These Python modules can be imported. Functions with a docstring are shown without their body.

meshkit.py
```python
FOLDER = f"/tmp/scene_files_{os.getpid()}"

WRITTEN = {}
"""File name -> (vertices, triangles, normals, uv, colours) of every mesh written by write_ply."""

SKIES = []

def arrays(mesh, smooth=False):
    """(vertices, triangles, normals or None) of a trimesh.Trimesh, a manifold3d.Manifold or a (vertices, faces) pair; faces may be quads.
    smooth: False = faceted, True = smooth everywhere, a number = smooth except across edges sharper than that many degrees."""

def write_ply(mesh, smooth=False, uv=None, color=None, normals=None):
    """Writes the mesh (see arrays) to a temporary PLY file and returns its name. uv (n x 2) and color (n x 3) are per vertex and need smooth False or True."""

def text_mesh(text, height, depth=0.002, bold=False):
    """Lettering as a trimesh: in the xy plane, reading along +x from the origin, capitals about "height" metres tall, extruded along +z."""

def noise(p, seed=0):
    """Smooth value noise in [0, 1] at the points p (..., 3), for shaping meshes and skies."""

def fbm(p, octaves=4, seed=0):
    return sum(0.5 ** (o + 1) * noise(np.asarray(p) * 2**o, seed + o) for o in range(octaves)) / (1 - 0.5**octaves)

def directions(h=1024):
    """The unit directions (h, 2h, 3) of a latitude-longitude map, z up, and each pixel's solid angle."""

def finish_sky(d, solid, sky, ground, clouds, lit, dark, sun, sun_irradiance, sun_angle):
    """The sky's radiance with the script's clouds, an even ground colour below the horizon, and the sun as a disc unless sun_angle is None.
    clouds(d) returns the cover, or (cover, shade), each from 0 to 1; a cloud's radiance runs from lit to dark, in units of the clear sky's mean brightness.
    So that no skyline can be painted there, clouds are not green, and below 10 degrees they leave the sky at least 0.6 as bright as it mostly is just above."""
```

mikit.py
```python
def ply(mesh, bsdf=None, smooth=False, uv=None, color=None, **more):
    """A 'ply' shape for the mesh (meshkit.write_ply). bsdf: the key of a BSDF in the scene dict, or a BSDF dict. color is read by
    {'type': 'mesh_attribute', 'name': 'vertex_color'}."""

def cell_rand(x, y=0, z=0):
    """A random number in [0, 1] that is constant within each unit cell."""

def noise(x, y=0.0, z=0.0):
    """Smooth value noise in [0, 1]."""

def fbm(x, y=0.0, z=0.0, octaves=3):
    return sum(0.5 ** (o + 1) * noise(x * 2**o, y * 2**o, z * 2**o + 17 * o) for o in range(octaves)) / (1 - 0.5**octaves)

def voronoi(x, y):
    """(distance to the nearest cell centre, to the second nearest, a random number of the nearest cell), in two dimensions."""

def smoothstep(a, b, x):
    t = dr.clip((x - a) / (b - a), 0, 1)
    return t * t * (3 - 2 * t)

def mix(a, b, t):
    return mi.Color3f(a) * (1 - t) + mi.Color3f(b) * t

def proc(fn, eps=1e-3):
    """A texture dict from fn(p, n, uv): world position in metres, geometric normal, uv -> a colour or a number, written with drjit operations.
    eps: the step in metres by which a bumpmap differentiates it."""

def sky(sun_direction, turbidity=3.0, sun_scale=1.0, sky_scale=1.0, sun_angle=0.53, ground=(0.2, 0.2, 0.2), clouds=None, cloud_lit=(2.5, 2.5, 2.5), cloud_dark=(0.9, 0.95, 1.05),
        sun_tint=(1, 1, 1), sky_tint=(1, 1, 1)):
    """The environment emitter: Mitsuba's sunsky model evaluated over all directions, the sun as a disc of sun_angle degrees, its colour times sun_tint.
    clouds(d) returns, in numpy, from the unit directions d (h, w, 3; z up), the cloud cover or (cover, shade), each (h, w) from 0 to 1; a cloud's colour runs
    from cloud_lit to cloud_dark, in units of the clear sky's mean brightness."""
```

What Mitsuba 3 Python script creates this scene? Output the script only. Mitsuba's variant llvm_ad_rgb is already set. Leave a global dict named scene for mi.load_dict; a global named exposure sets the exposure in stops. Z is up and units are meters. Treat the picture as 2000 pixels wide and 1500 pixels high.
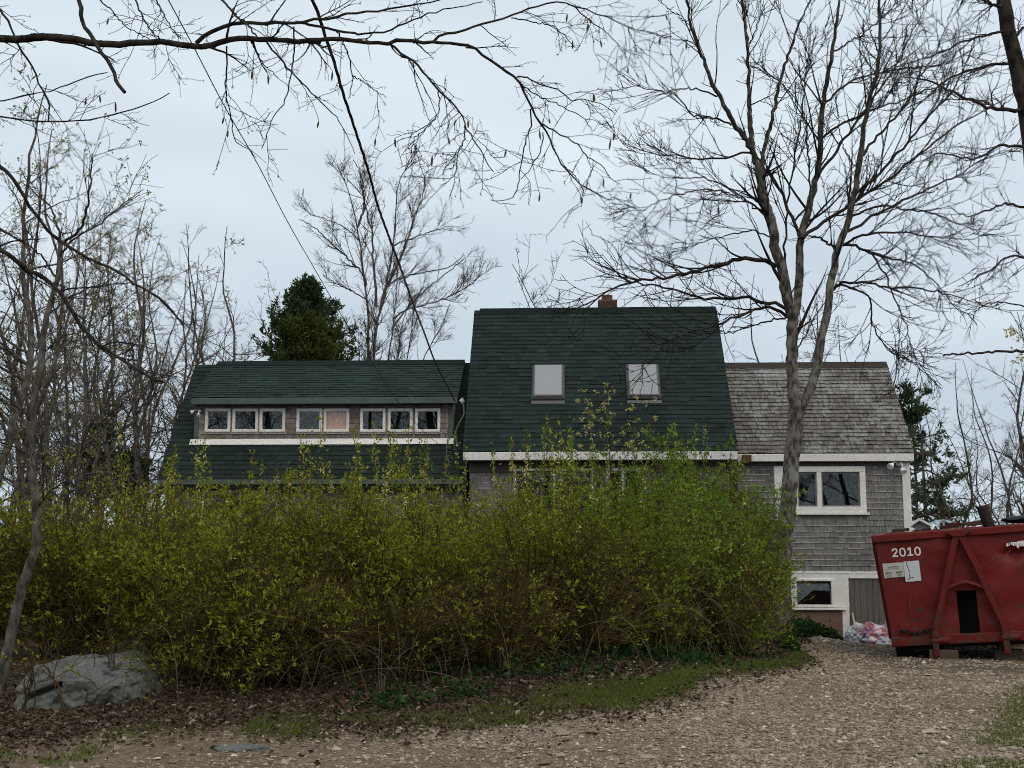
import math, numpy as np, trimesh, mitsuba as mi, mikit, meshkit
import drjit as dr
from shapely.geometry import Polygon, box as sbox
T = mi.ScalarTransform4f

# ---------------------------------------------------------------- camera, sky, exposure
EYE, PITCH, F = 1.65, math.radians(7.0), 2300.0          # F: focal length in pixels of the 2000 px wide frame
CP, SP = math.cos(PITCH), math.sin(PITCH)
exposure = 1.45
scene, labels = {'type': 'scene'}, {}
scene['camera'] = {'type': 'perspective', 'fov': math.degrees(2 * math.atan(1000 / F)), 'fov_axis': 'x', 'near_clip': 0.05, 'far_clip': 3000.0,
                   'to_world': T().look_at(origin=[0, 0, EYE], target=[0, CP, EYE + SP], up=[0, 0, 1])}

def sst(a, b, x):
    t = np.clip((np.asarray(x, float) - a) / (b - a), 0, 1); return t * t * (3 - 2 * t)
def clouds(d):
    n = meshkit.fbm(d * np.array([2.2, 2.2, 6.0]) + 3.1, 4, seed=5)
    m = meshkit.fbm(d * np.array([5.0, 5.0, 14.0]) + 9.7, 3, seed=9)
    return np.ones(n.shape), np.clip((0.65 * n + 0.35 * m - 0.34) * 2.0 + 0.55 * sst(0.30, 0.02, d[..., 2]) - 0.12, 0, 1)

scene['sky'] = mikit.sky([0.25, -0.62, 0.74], turbidity=4, sun_scale=0.28, sky_scale=1.0, sun_angle=38, clouds=clouds,
                         cloud_lit=(2.70, 3.05, 3.27), cloud_dark=(1.78, 2.10, 2.44), sun_tint=(1.0, 0.95, 0.86))

# ---------------------------------------------------------------- helpers
def nrm(a): return a / np.maximum(np.linalg.norm(a, axis=-1, keepdims=True), 1e-12)
def U(x, y, Y):
    """The point at depth Y of the place seen at photo pixel (x, y); used to survey positions from the photograph."""
    u, v = (np.asarray(x, float) - 1000) / F, (750 - np.asarray(y, float)) / F
    k = np.asarray(Y, float) / (CP - v * SP)
    return np.stack(np.broadcast_arrays(u * k, Y, EYE + (SP + v * CP) * k), -1)
used = {}
def numbered(k):
    n = used.get(k, 0); used[k] = n + 1
    return k if n == 0 else f'{k}_{n:03d}'
def put(key, mesh, bsdf, smooth=False, uv=None, label=None, cat=None, group=None, kind=None, to_world=None):
    key = numbered(key)
    d = mikit.ply(mesh, bsdf, smooth=smooth, uv=uv)
    if to_world is not None: d['to_world'] = to_world
    scene[key] = d
    say(key, label, cat, group, kind)
    return key
def say(key, label=None, cat=None, group=None, kind=None):
    e = {k: v for k, v in dict(label=label, category=cat, group=group, kind=kind).items() if v}
    if e: labels.setdefault(key, {}).update(e)
def thing(key, label, cat, group=None):
    key = numbered(key); say(key, label, cat, group); return key
def cat_(ms): return trimesh.util.concatenate(ms)
BF = np.array([[0, 2, 1], [0, 3, 2], [4, 5, 6], [4, 6, 7], [0, 1, 5], [0, 5, 4], [1, 2, 6], [1, 6, 5], [2, 3, 7], [2, 7, 6], [3, 0, 4], [3, 4, 7]])
def bx(x0, x1, y0, y1, z0, z1):
    v = np.array([[x0, y0, z0], [x1, y0, z0], [x1, y1, z0], [x0, y1, z0], [x0, y0, z1], [x1, y0, z1], [x1, y1, z1], [x0, y1, z1]], float)
    return trimesh.Trimesh(v, BF, process=False)
def cbx(x0, x1, y0, y1, z0, z1, c=0.008):
    """A box with chamfered edges."""
    pts = []
    for sx in (0, 1):
        for sy in (0, 1):
            for sz in (0, 1):
                p = np.array([(x0, x1)[sx], (y0, y1)[sy], (z0, z1)[sz]], float); q = c * (1 - 2 * np.array([sx, sy, sz]))
                for k in range(3):
                    e = p + q; e[k] = p[k]; pts.append(e)
    return trimesh.convex.convex_hull(np.array(pts))
def xf(m, M):
    m = m.copy(); m.apply_transform(M); return m
def tubes(P, R, S=4, cap=False):
    """One mesh of tubes: P (N, K, 3) centre lines, R (N, K) radii."""
    N, K, _ = P.shape
    t = np.empty_like(P); t[:, 1:-1] = P[:, 2:] - P[:, :-2]; t[:, 0] = P[:, 1] - P[:, 0]; t[:, -1] = P[:, -1] - P[:, -2]
    t = nrm(t)
    ref = np.where(np.abs(nrm(P[:, -1] - P[:, 0])[:, 1:2]) < 0.8, np.array([[0, 1.0, 0]]), np.array([[1.0, 0, 0]]))[:, None, :]
    a = nrm(np.cross(t, ref)); b = np.cross(t, a)
    ang = np.arange(S) * 2 * np.pi / S
    ring = a[:, :, None] * np.cos(ang)[:, None] + b[:, :, None] * np.sin(ang)[:, None]
    v = (P[:, :, None] + ring * R[:, :, None, None]).reshape(-1, 3)
    n, k, s = np.meshgrid(np.arange(N), np.arange(K - 1), np.arange(S), indexing='ij')
    i0 = (n * K + k) * S + s; i1 = (n * K + k) * S + (s + 1) % S
    f = np.concatenate([np.stack([i0, i1 + S, i1], -1).reshape(-1, 3), np.stack([i0, i0 + S, i1 + S], -1).reshape(-1, 3)])
    return trimesh.Trimesh(v, f[:, ::-1] if False else f, process=False)
def resample(pts, K, rough=0.0, rng=None):
    pts = np.asarray(pts, float)
    d = np.r_[0, np.cumsum(np.linalg.norm(np.diff(pts, axis=0), axis=1))]
    from scipy.interpolate import PchipInterpolator
    q = PchipInterpolator(d, pts)(np.linspace(0, d[-1], K))
    if rough: q[1:-1] += rng.normal(0, rough, (K - 2, 3))
    return q
def grow(P, R, rng, n, t0, t1, length, ang, K, wander=0.12, up=0.0, rtip=0.0025, rfrac=0.55, taper=0.5, flat=1.0, toward=None):
    """Child shoots on every centre line of (P, R): n per line, between t0 and t1 of its length."""
    N, Kp, _ = P.shape
    cnt = rng.poisson(n, N) if np.isscalar(n) else rng.poisson(n)
    i = np.repeat(np.arange(N), cnt); M = len(i)
    if M == 0: return np.zeros((0, K, 3)), np.zeros((0, K))
    t = rng.uniform(t0, t1, M) * (Kp - 1); k = np.minimum(t.astype(int), Kp - 2); w = (t - k)[:, None]
    p = P[i, k] * (1 - w) + P[i, k + 1] * w; T_ = nrm(P[i, k + 1] - P[i, k])
    r0 = (R[i, k] * (1 - w[:, 0]) + R[i, k + 1] * w[:, 0]) * rfrac
    Lp = np.linalg.norm(np.diff(P, axis=1), axis=2).sum(1)[i]
    L = (length * Lp if length < 1 and toward is None else np.full(M, length)) * rng.uniform(0.5, 1.25, M) * (1 - taper * t / (Kp - 1))
    q = rng.normal(0, 1, (M, 3)); q -= (q * T_).sum(1, keepdims=True) * T_; q = nrm(q)
    if flat != 1: q[:, 1] *= flat; q = nrm(q)
    a = np.radians(rng.normal(ang, ang * 0.38, M))[:, None]
    d = nrm(np.cos(a) * T_ + np.sin(a) * q)
    C = np.empty((M, K, 3)); C[:, 0] = p
    for j in range(1, K):
        d = nrm(d + rng.normal(0, wander, (M, 3)) + np.array([0, 0, up]))
        C[:, j] = C[:, j - 1] + d * (L / (K - 1))[:, None]
    r0 = np.maximum(r0, rtip * 1.3)
    s = np.linspace(0, 1, K)[None]
    return C, r0[:, None] * (1 - s) + np.minimum(rtip, r0)[:, None] * s
def leaf_mesh(p, d, L, Wd, rng, fold=0.25):
    """Folded leaves at p pointing along d: (mesh, one random tone per leaf as uv)."""
    M = len(p); d = nrm(d); q = nrm(np.cross(d, rng.normal(0, 1, (M, 3)))); n = np.cross(d, q)
    L = np.broadcast_to(L, M)[:, None]; Wd = np.broadcast_to(Wd, M)[:, None]
    v = np.stack([p, p + d * L * 0.55 + q * Wd / 2 + n * Wd * fold, p + d * L, p + d * L * 0.55 - q * Wd / 2 + n * Wd * fold], 1).reshape(-1, 3)
    i = np.arange(M)[:, None] * 4
    f = np.concatenate([i + [0, 1, 2], i + [0, 2, 3]])
    return trimesh.Trimesh(v, f, process=False), np.repeat(rng.uniform(0, 1, (M, 2)), 4, 0)
def join_uv(parts):
    m = cat_([a for a, _ in parts]); return m, np.vstack([b for _, b in parts])

# ---------------------------------------------------------------- materials
def two(d): return {'type': 'twosided', 'bsdf': d}
def pr(color, rough=0.7, spec=0.3, **k):
    c = mikit.proc(color) if callable(color) else {'type': 'rgb', 'value': list(color)}
    return two({'type': 'principled', 'base_color': c, 'roughness': rough, 'specular': spec, **k})
def C3(*a): return mi.Color3f(*a)
fb, nz, ss, mix = mikit.fbm, mikit.noise, mikit.smoothstep, mikit.mix
def mat(name, d): scene[name] = d; return name
def thin(fn, trans=0.7): return {'type': 'principledthin', 'base_color': mikit.proc(fn), 'roughness': 0.6, 'diff_trans': trans, 'eta': 1.3}

mat('mat_asphalt', pr(lambda p, n, uv: C3(0.0135, 0.026, 0.0232) * (0.42 + 1.0 * uv.x) * (0.7 + 0.6 * nz(p.x * 55, p.y * 55, p.z * 55)) * (0.8 + 0.4 * fb(p.x * 0.8, p.z * 0.5, 2.0)), 0.85, 0.25))
mat('mat_roof_deck', pr((0.012, 0.02, 0.02), 0.9, 0.1))
def cedar_roof(p, n, uv):
    g = fb(p.x * 38, p.z * 3.5, p.y * 3)
    li = ss(0.50, 0.74, fb(p.x * 2.6, p.z * 3.2, 4.0) * 0.6 + nz(p.x * 24, p.z * 14) * 0.45)
    top = ss(4.6, 5.5, p.z) * ss(0.35, 0.6, fb(p.x * 1.1, p.z * 2, 8.0))
    b = mix((0.058, 0.05, 0.046), (0.225, 0.208, 0.197), g * 0.65 + uv.x * 0.4)
    b = mix(b, (0.40, 0.405, 0.40), dr.minimum(0.7, li * 0.42 + top * 0.5))
    return b * (0.75 + 0.4 * nz(p.x * 90, p.z * 12, p.y * 9))
mat('mat_cedar_roof', pr(cedar_roof, 0.9, 0.15))
def cedar_wall(p, n, uv):
    g = fb(p.x * 45, p.z * 4.0, 1.0)
    w = fb(p.x * 1.2, p.z * 1.0, 7.0)
    b = mix((0.075, 0.071, 0.07), (0.25, 0.242, 0.24), g * 0.7 + uv.x * 0.35 + (w - 0.5) * 0.5)
    b = mix(b, (0.45, 0.43, 0.41), ss(0.2, 0.05, uv.y) * ss(0.35, 0.55, fb(p.x * 5, p.z * 2.2, 3.0)) * 0.9)
    return b * (0.8 + 0.35 * nz(p.x * 110, p.z * 10))
mat('mat_cedar_wall', pr(cedar_wall, 0.9, 0.15))
mat('mat_cedar_pale', pr(lambda p, n, uv: mix((0.34, 0.32, 0.31), (0.5, 0.48, 0.47), fb(p.x * 30, p.z * 20)), 0.9, 0.1))
mat('mat_cedar_dormer', pr(lambda p, n, uv: mix((0.075, 0.06, 0.056), (0.30, 0.255, 0.24), fb(p.x * 45, p.z * 4) * 0.6 + uv.x * 0.55), 0.9, 0.15))
mat('mat_white', pr(lambda p, n, uv: C3(0.80, 0.80, 0.79) * (0.82 + 0.2 * fb(p.x * 3, p.z * 5, p.y * 3)), 0.5, 0.4))
mat('mat_white_frame', pr(lambda p, n, uv: C3(0.80, 0.79, 0.76) * (0.85 + 0.2 * fb(p.x * 9, p.z * 9)), 0.45, 0.4))
mat('mat_sage', pr(lambda p, n, uv: C3(0.085, 0.115, 0.105) * (0.75 + 0.5 * fb(p.x * 4, p.z * 9)), 0.7, 0.3))
mat('mat_soffit', pr((0.10, 0.085, 0.075), 0.8, 0.2))
mat('mat_brown_trim', pr((0.09, 0.05, 0.035), 0.8, 0.2))
mat('mat_brown_panel', pr(lambda p, n, uv: mix((0.13, 0.082, 0.066), (0.20, 0.135, 0.11), fb(p.x * 3, p.z * 3)), 0.8, 0.2))
mat('mat_plank', pr(lambda p, n, uv: mix((0.075, 0.068, 0.062), (0.16, 0.15, 0.14), fb(p.x * 60, p.z * 2.5) * 0.8 + uv.x * 0.3), 0.85, 0.2))
mat('mat_interior', pr((0.10, 0.095, 0.09), 0.9, 0.1))
mat('mat_sash', pr((0.16, 0.165, 0.165), 0.5, 0.4))
mat('mat_glass', {'type': 'thindielectric', 'int_ior': 1.5})
mat('mat_blind', pr((0.50, 0.51, 0.52), 0.8, 0.2))
mat('mat_ridge_board', pr((0.045, 0.038, 0.034), 0.85, 0.2))
mat('mat_skylight_frame', pr((0.10, 0.10, 0.105), 0.4, 0.5))
mat('mat_skylight_glass', two({'type': 'principled', 'base_color': {'type': 'rgb', 'value': [0.24, 0.245, 0.26]}, 'roughness': 0.08, 'specular': 1.0, 'clearcoat': 1.0, 'clearcoat_gloss': 1.0}))
mat('mat_curtain', pr((0.55, 0.36, 0.29), 0.9, 0.1))
mat('mat_brick', pr(lambda p, n, uv: mix((0.055, 0.028, 0.02), (0.15, 0.08, 0.055), uv.x) * (0.7 + 0.6 * nz(p.x * 60, p.y * 60, p.z * 60)), 0.9, 0.15))
mat('mat_mortar', pr((0.13, 0.12, 0.11), 0.95, 0.1))
mat('mat_metal_grey', pr((0.42, 0.43, 0.44), 0.5, 0.5))
mat('mat_black', pr((0.015, 0.015, 0.017), 0.6, 0.3))
mat('mat_conduit', pr((0.10, 0.105, 0.10), 0.5, 0.5))
def bark(dark, light, moss=(0.13, 0.15, 0.12), m=0.35):
    def fn(p, n, uv):
        g = fb(p.x * 26, p.y * 26, p.z * 9, octaves=4)
        l = ss(0.52, 0.72, fb(p.x * 7, p.y * 7, p.z * 4 + 3.0))
        return mix(mix(dark, light, ss(0.3, 0.7, g)), moss, l * m)
    return fn
old_bark = bark((0.04, 0.036, 0.032), (0.185, 0.168, 0.148), (0.27, 0.265, 0.24), 0.75)
mat('mat_bark', pr(lambda p, n, uv: old_bark(p, n, uv) * (1 - 0.62 * ss(5.0, 9.0, p.z)), 0.9, 0.15))   # young bark high up is darker and has no lichen
mat('mat_bark_dark', pr(bark((0.012, 0.010, 0.009), (0.05, 0.042, 0.036), (0.06, 0.065, 0.055), 0.4), 0.9, 0.15))
mat('mat_bark_wood', pr(bark((0.045, 0.039, 0.035), (0.14, 0.123, 0.11), (0.15, 0.15, 0.14), 0.4), 0.9, 0.15))
mat('mat_twig', pr((0.022, 0.018, 0.017), 0.9, 0.15))
mat('mat_twig_wood', pr((0.075, 0.062, 0.058), 0.9, 0.15))
mat('mat_bud', pr((0.10, 0.075, 0.04), 0.9, 0.1))
mat('mat_stem', pr(lambda p, n, uv: mix((0.045, 0.032, 0.014), (0.115, 0.082, 0.036), nz(p.x * 9, p.y * 9, p.z * 5)), 0.9, 0.15))
mat('mat_cane', pr(lambda p, n, uv: mix((0.085, 0.068, 0.045), (0.19, 0.16, 0.115), nz(p.x * 5, p.y * 5, p.z * 9)), 0.8, 0.2))
mat('mat_forsythia', thin(lambda p, n, uv: mix((0.105, 0.132, 0.014), (0.36, 0.38, 0.046), uv.x) * (0.55 + 0.9 * fb(p.x * 1.3, p.y * 1.3, p.z * 1.3))))
mat('mat_spring_green', thin(lambda p, n, uv: mix((0.088, 0.155, 0.018), (0.27, 0.375, 0.055), uv.x) * (0.7 + 0.6 * fb(p.x * 1.5, p.y * 1.5, p.z * 1.5))))
mat('mat_mid_green', thin(lambda p, n, uv: mix((0.085, 0.145, 0.014), (0.275, 0.37, 0.046), uv.x) * (0.6 + 0.8 * fb(p.x * 1.4, p.y * 1.4, p.z * 1.4))))
mat('mat_flower', thin(lambda p, n, uv: mix((0.60, 0.50, 0.10), (0.74, 0.68, 0.34), uv.x), 0.5))
mat('mat_blossom', thin(lambda p, n, uv: mix((0.36, 0.34, 0.11), (0.58, 0.54, 0.24), uv.x), 0.6))
mat('mat_dry_blossom', thin(lambda p, n, uv: mix((0.16, 0.14, 0.05), (0.38, 0.35, 0.14), uv.x), 0.5))
mat('mat_conifer', thin(lambda p, n, uv: mix((0.022, 0.042, 0.02), (0.08, 0.118, 0.05), uv.x) * (0.55 + 0.9 * fb(p.x * 1.1, p.y * 1.1, p.z * 1.1)), 0.3))
mat('mat_conifer_olive', thin(lambda p, n, uv: mix((0.035, 0.05, 0.016), (0.105, 0.128, 0.038), uv.x), 0.3))
mat('mat_pine', thin(lambda p, n, uv: mix((0.045, 0.072, 0.04), (0.12, 0.165, 0.09), uv.x), 0.3))
mat('mat_ivy', thin(lambda p, n, uv: mix((0.014, 0.036, 0.014), (0.05, 0.095, 0.03), uv.x), 0.3))
mat('mat_litter', pr(lambda p, n, uv: mix(mix((0.035, 0.023, 0.016), (0.12, 0.085, 0.06), uv.x), (0.30, 0.235, 0.175), ss(0.88, 0.97, uv.y)), 0.85, 0.2))
mat('mat_grass', thin(lambda p, n, uv: mix(mix((0.06, 0.10, 0.017), (0.16, 0.21, 0.042), uv.x), (0.19, 0.145, 0.08), ss(0.76, 0.88, uv.y)), 0.5))
mat('mat_stone', pr(lambda p, n, uv: mix(mix((0.115, 0.09, 0.066), (0.42, 0.345, 0.262), uv.x), (0.56, 0.50, 0.43), ss(0.93, 0.98, uv.y)) * (0.8 + 0.4 * nz(p.x * 150, p.y * 150, p.z * 150)), 0.85, 0.2))
def ground_col(p, n, uv):
    a = fb(p.x * 1.7, p.y * 1.7, 3.0); b = fb(p.x * 22, p.y * 22, 5.0)
    c = mix((0.035, 0.023, 0.015), (0.10, 0.075, 0.054), a * 0.6 + b * 0.5)
    far = ss(20, 34, p.y)
    return mix(c * (0.55 + 0.8 * nz(p.x * 75, p.y * 75)), (0.085, 0.085, 0.04), far * 0.7)
mat('mat_ground', {'type': 'bumpmap', 'arbitrary': mikit.proc(lambda p, n, uv: fb(p.x * 14, p.y * 14, 1.0, octaves=4) * 0.035, eps=0.004), 'bsdf': pr(ground_col, 0.95, 0.1), 'scale': 1.0})
def drive_col(p, n, uv):
    q = 30.0
    d1, d2, w = mikit.voronoi(p.x * q, p.y * q * 0.8)
    e = ss(0.0, 0.25, d2 - d1)
    t = mix((0.15, 0.118, 0.088), (0.40, 0.33, 0.255), w)
    dirt = mix((0.075, 0.056, 0.04), (0.185, 0.145, 0.108), fb(p.x * 16, p.y * 16))
    left = ss(0.9, -3.2, p.x + (fb(p.x * 0.8, p.y * 1.4) - 0.5) * 3.0)
    k = dr.clip(0.3 + 0.75 * ss(0.3, 0.6, fb(p.x * 0.9, p.y * 0.9, 6.0)) - 0.75 * left, 0, 1)
    c = mix(dirt, t * (0.22 + 0.6 * e), k)
    wet = ss(12.6, 15.5, p.y + (fb(p.x, p.y) - 0.5) * 3.0) * ss(3.9, 5.4, p.x) * ss(19.5, 18, p.y) * (0.4 + 0.5 * nz(p.x * 2.5, p.y * 2.5))
    return mix(c, (0.06, 0.05, 0.04), wet)
mat('mat_driveway', {'type': 'bumpmap', 'arbitrary': mikit.proc(lambda p, n, uv: (mikit.voronoi(p.x * 30, p.y * 24)[1] - mikit.voronoi(p.x * 30, p.y * 24)[0]) * 0.010 + fb(p.x * 9, p.y * 9) * 0.02, eps=0.004), 'bsdf': pr(drive_col, 0.95, 0.1), 'scale': 1.0})
def rock_col(p, n, uv):
    a = fb(p.x * 3.5, p.y * 3.5, p.z * 5, octaves=4); b = nz(p.x * 38, p.y * 38, p.z * 38); c = ss(0.55, 0.72, fb(p.x * 9, p.y * 9, p.z * 9 + 4))
    k = mix((0.045, 0.048, 0.048), (0.19, 0.195, 0.19), a * 0.7 + b * 0.4)
    k = mix(k, (0.026, 0.026, 0.024), c * 0.75)
    return mix(k, (0.10, 0.11, 0.06), ss(0.5, 0.7, fb(p.x * 2.2 + 5, p.y * 2.2, p.z * 2.2)) * 0.45)
mat('mat_rock', {'type': 'bumpmap', 'arbitrary': mikit.proc(lambda p, n, uv: fb(p.x * 16, p.y * 16, p.z * 16, octaves=4) * 0.05, eps=0.004), 'bsdf': pr(rock_col, 0.9, 0.15), 'scale': 1.0})
def rust(paint, amount):
    def fn(p, n, uv):
        a = fb(p.x * 2.1, p.y * 2.1, p.z * 2.6); b = fb(p.x * 13, p.y * 13, p.z * 17, octaves=4)
        low = ss(0.45, 0.0, p.z)
        r = ss(0.60, 0.70, b * 0.65 + a * 0.35 + low * 0.09 + amount * 0.1)
        st = ss(0.5, 0.8, fb(p.x * 24, p.y * 24, p.z * 1.1)) * 0.5
        c = mix(paint, tuple(0.62 * x for x in paint), dr.clip(a * 0.9 + st - 0.2, 0, 1))
        return mix(c, mix((0.035, 0.018, 0.012), (0.10, 0.045, 0.022), nz(p.x * 30, p.y * 30, p.z * 30)), r)
    return fn
mat('mat_red_paint', pr(rust((0.155, 0.0058, 0.0058), 0.0), 0.55, 0.4))
mat('mat_red_rusty', pr(rust((0.14, 0.010, 0.008), 0.35), 0.65, 0.35))
mat('mat_dark_steel', pr((0.018, 0.012, 0.011), 0.7, 0.3))
mat('mat_rust', pr(lambda p, n, uv: mix((0.03, 0.013, 0.009), (0.11, 0.05, 0.03), fb(p.x * 15, p.y * 15, p.z * 15)), 0.9, 0.1))
mat('mat_scrap_wood', pr(lambda p, n, uv: mix((0.045, 0.025, 0.017), (0.12, 0.072, 0.045), fb(p.x * 12, p.y * 6, p.z * 25)), 0.85, 0.2))
mat('mat_timber', pr(lambda p, n, uv: mix((0.07, 0.052, 0.035), (0.15, 0.115, 0.08), fb(p.x * 8, p.y * 8, p.z * 50)), 0.85, 0.2))
mat('mat_number_white', pr((0.78, 0.74, 0.74), 0.5, 0.4))
mat('mat_scratch', pr((0.22, 0.085, 0.08), 0.8, 0.2))
mat('mat_paper', pr((0.52, 0.52, 0.50), 0.6, 0.3))
mat('mat_paper_blue', pr((0.60, 0.64, 0.66), 0.6, 0.3))
mat('mat_ink', pr((0.05, 0.05, 0.06), 0.7, 0.2))
mat('mat_ink_pale', pr((0.22, 0.23, 0.20), 0.7, 0.2))
mat('mat_blue_plastic', pr(lambda p, n, uv: mix((0.30, 0.52, 0.68), (0.72, 0.80, 0.84), ss(0.4, 0.6, nz(p.x * 8, p.y * 8, p.z * 12))), 0.25, 0.6))
mat('mat_clear_bag', pr(lambda p, n, uv: mix(mix((0.34, 0.33, 0.35), (0.66, 0.66, 0.69), fb(p.x * 9, p.y * 9, p.z * 9)), (0.20, 0.19, 0.22), ss(0.55, 0.7, fb(p.x * 6 + 3, p.y * 6, p.z * 6))), 0.25, 0.7))
mat('mat_red_bag', pr(lambda p, n, uv: mix(mix((0.42, 0.10, 0.13), (0.68, 0.60, 0.64), ss(0.38, 0.62, fb(p.x * 7, p.y * 7, p.z * 8))), (0.06, 0.07, 0.17), ss(0.56, 0.66, fb(p.x * 5 + 9, p.y * 5, p.z * 6))), 0.25, 0.7))
mat('mat_stick', pr((0.42, 0.35, 0.22), 0.7, 0.2))

# ---------------------------------------------------------------- terrain
def sst(a, b, x):
    t = np.clip((np.asarray(x, float) - a) / (b - a), 0, 1); return t * t * (3 - 2 * t)
def ground_z(x, y):
    x, y = np.asarray(x, float), np.asarray(y, float)
    lot = sst(12, 18, y) * sst(1.5, 5.5, x) * 0.27 + 0.10 * sst(17.5, 21, y) * sst(5.0, 6.4, x) + 0.66 * sst(20.0, 26.0, y) * sst(5.2, 8.0, x)
    bank = 0.22 * sst(10.6, 13.0, y) * sst(4.0, 0.5, x) * sst(30, 22, y)
    low = 0.055 * (meshkit.noise(np.stack(np.broadcast_arrays(x * 0.8, y * 0.8, 0.0), -1), 3) - 0.5) + 0.02 * (meshkit.noise(np.stack(np.broadcast_arrays(x * 3.1, y * 3.1, 0.0), -1), 4) - 0.5)
    return bank - lot + low - 0.5 * sst(30, 60, y)
EX = np.array([-30, -9, -4.2, -1.0, 0.0, 1.5, 3.1, 3.75, 4.1, 4.5, 5.2, 6.5, 7.2, 7.8])
EY = np.array([9.4, 9.6, 9.75, 10.3, 10.75, 11.8, 14.3, 15.8, 17.0, 19.6, 21.3, 23.8, 25.6, 27.05])
def edge_y(x):
    x = np.asarray(x, float)
    w = meshkit.fbm(np.stack([x * 1.9, x * 0, x * 0], -1), 3, 8) - 0.5
    return np.interp(x, EX, EY) + w * 0.5 * sst(7.6, 6, x)
def sheet(X, Y, lift=0.0):
    v = np.stack([X, Y, ground_z(X, Y) + lift], -1); a, b = X.shape
    i = (np.arange(a - 1)[:, None] * b + np.arange(b - 1)[None]).ravel()
    f = np.concatenate([np.stack([i, i + b, i + b + 1], 1), np.stack([i, i + b + 1, i + 1], 1)])
    uv = np.stack([X.ravel(), Y.ravel()], 1)
    return trimesh.Trimesh(v.reshape(-1, 3), f, process=False), uv
gx = np.r_[-900, -400, -160, -80, -45, np.arange(-28, 28.1, 0.25), 45, 80, 160, 400, 900]
gy = np.r_[-300, -100, -40, -15, np.arange(-6, 34.1, 0.25), 36, 40, 45, 52, 60, 80, 120, 220, 500, 1200]
m, uv = sheet(*np.meshgrid(gx, gy, indexing='ij'))
put('ground', m, 'mat_ground', smooth=True, uv=uv, label='bare brown earth under the shrubs and around the house', kind='structure')
dx = np.r_[np.arange(-20, 7.8, 0.08), 7.8]
s = np.linspace(0, 1, 150)[None]
X = np.repeat(dx[:, None], 150, 1); Yd = -5 + s * (edge_y(dx)[:, None] + 5)
m1, u1 = sheet(X, Yd, 0.006)
dx2 = np.arange(7.8, 24, 0.2); X2 = np.repeat(dx2[:, None], 150, 1)
m2, u2 = sheet(X2, -5 + s * (np.full((len(dx2), 1), 27.05) + 5), 0.006)
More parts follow.
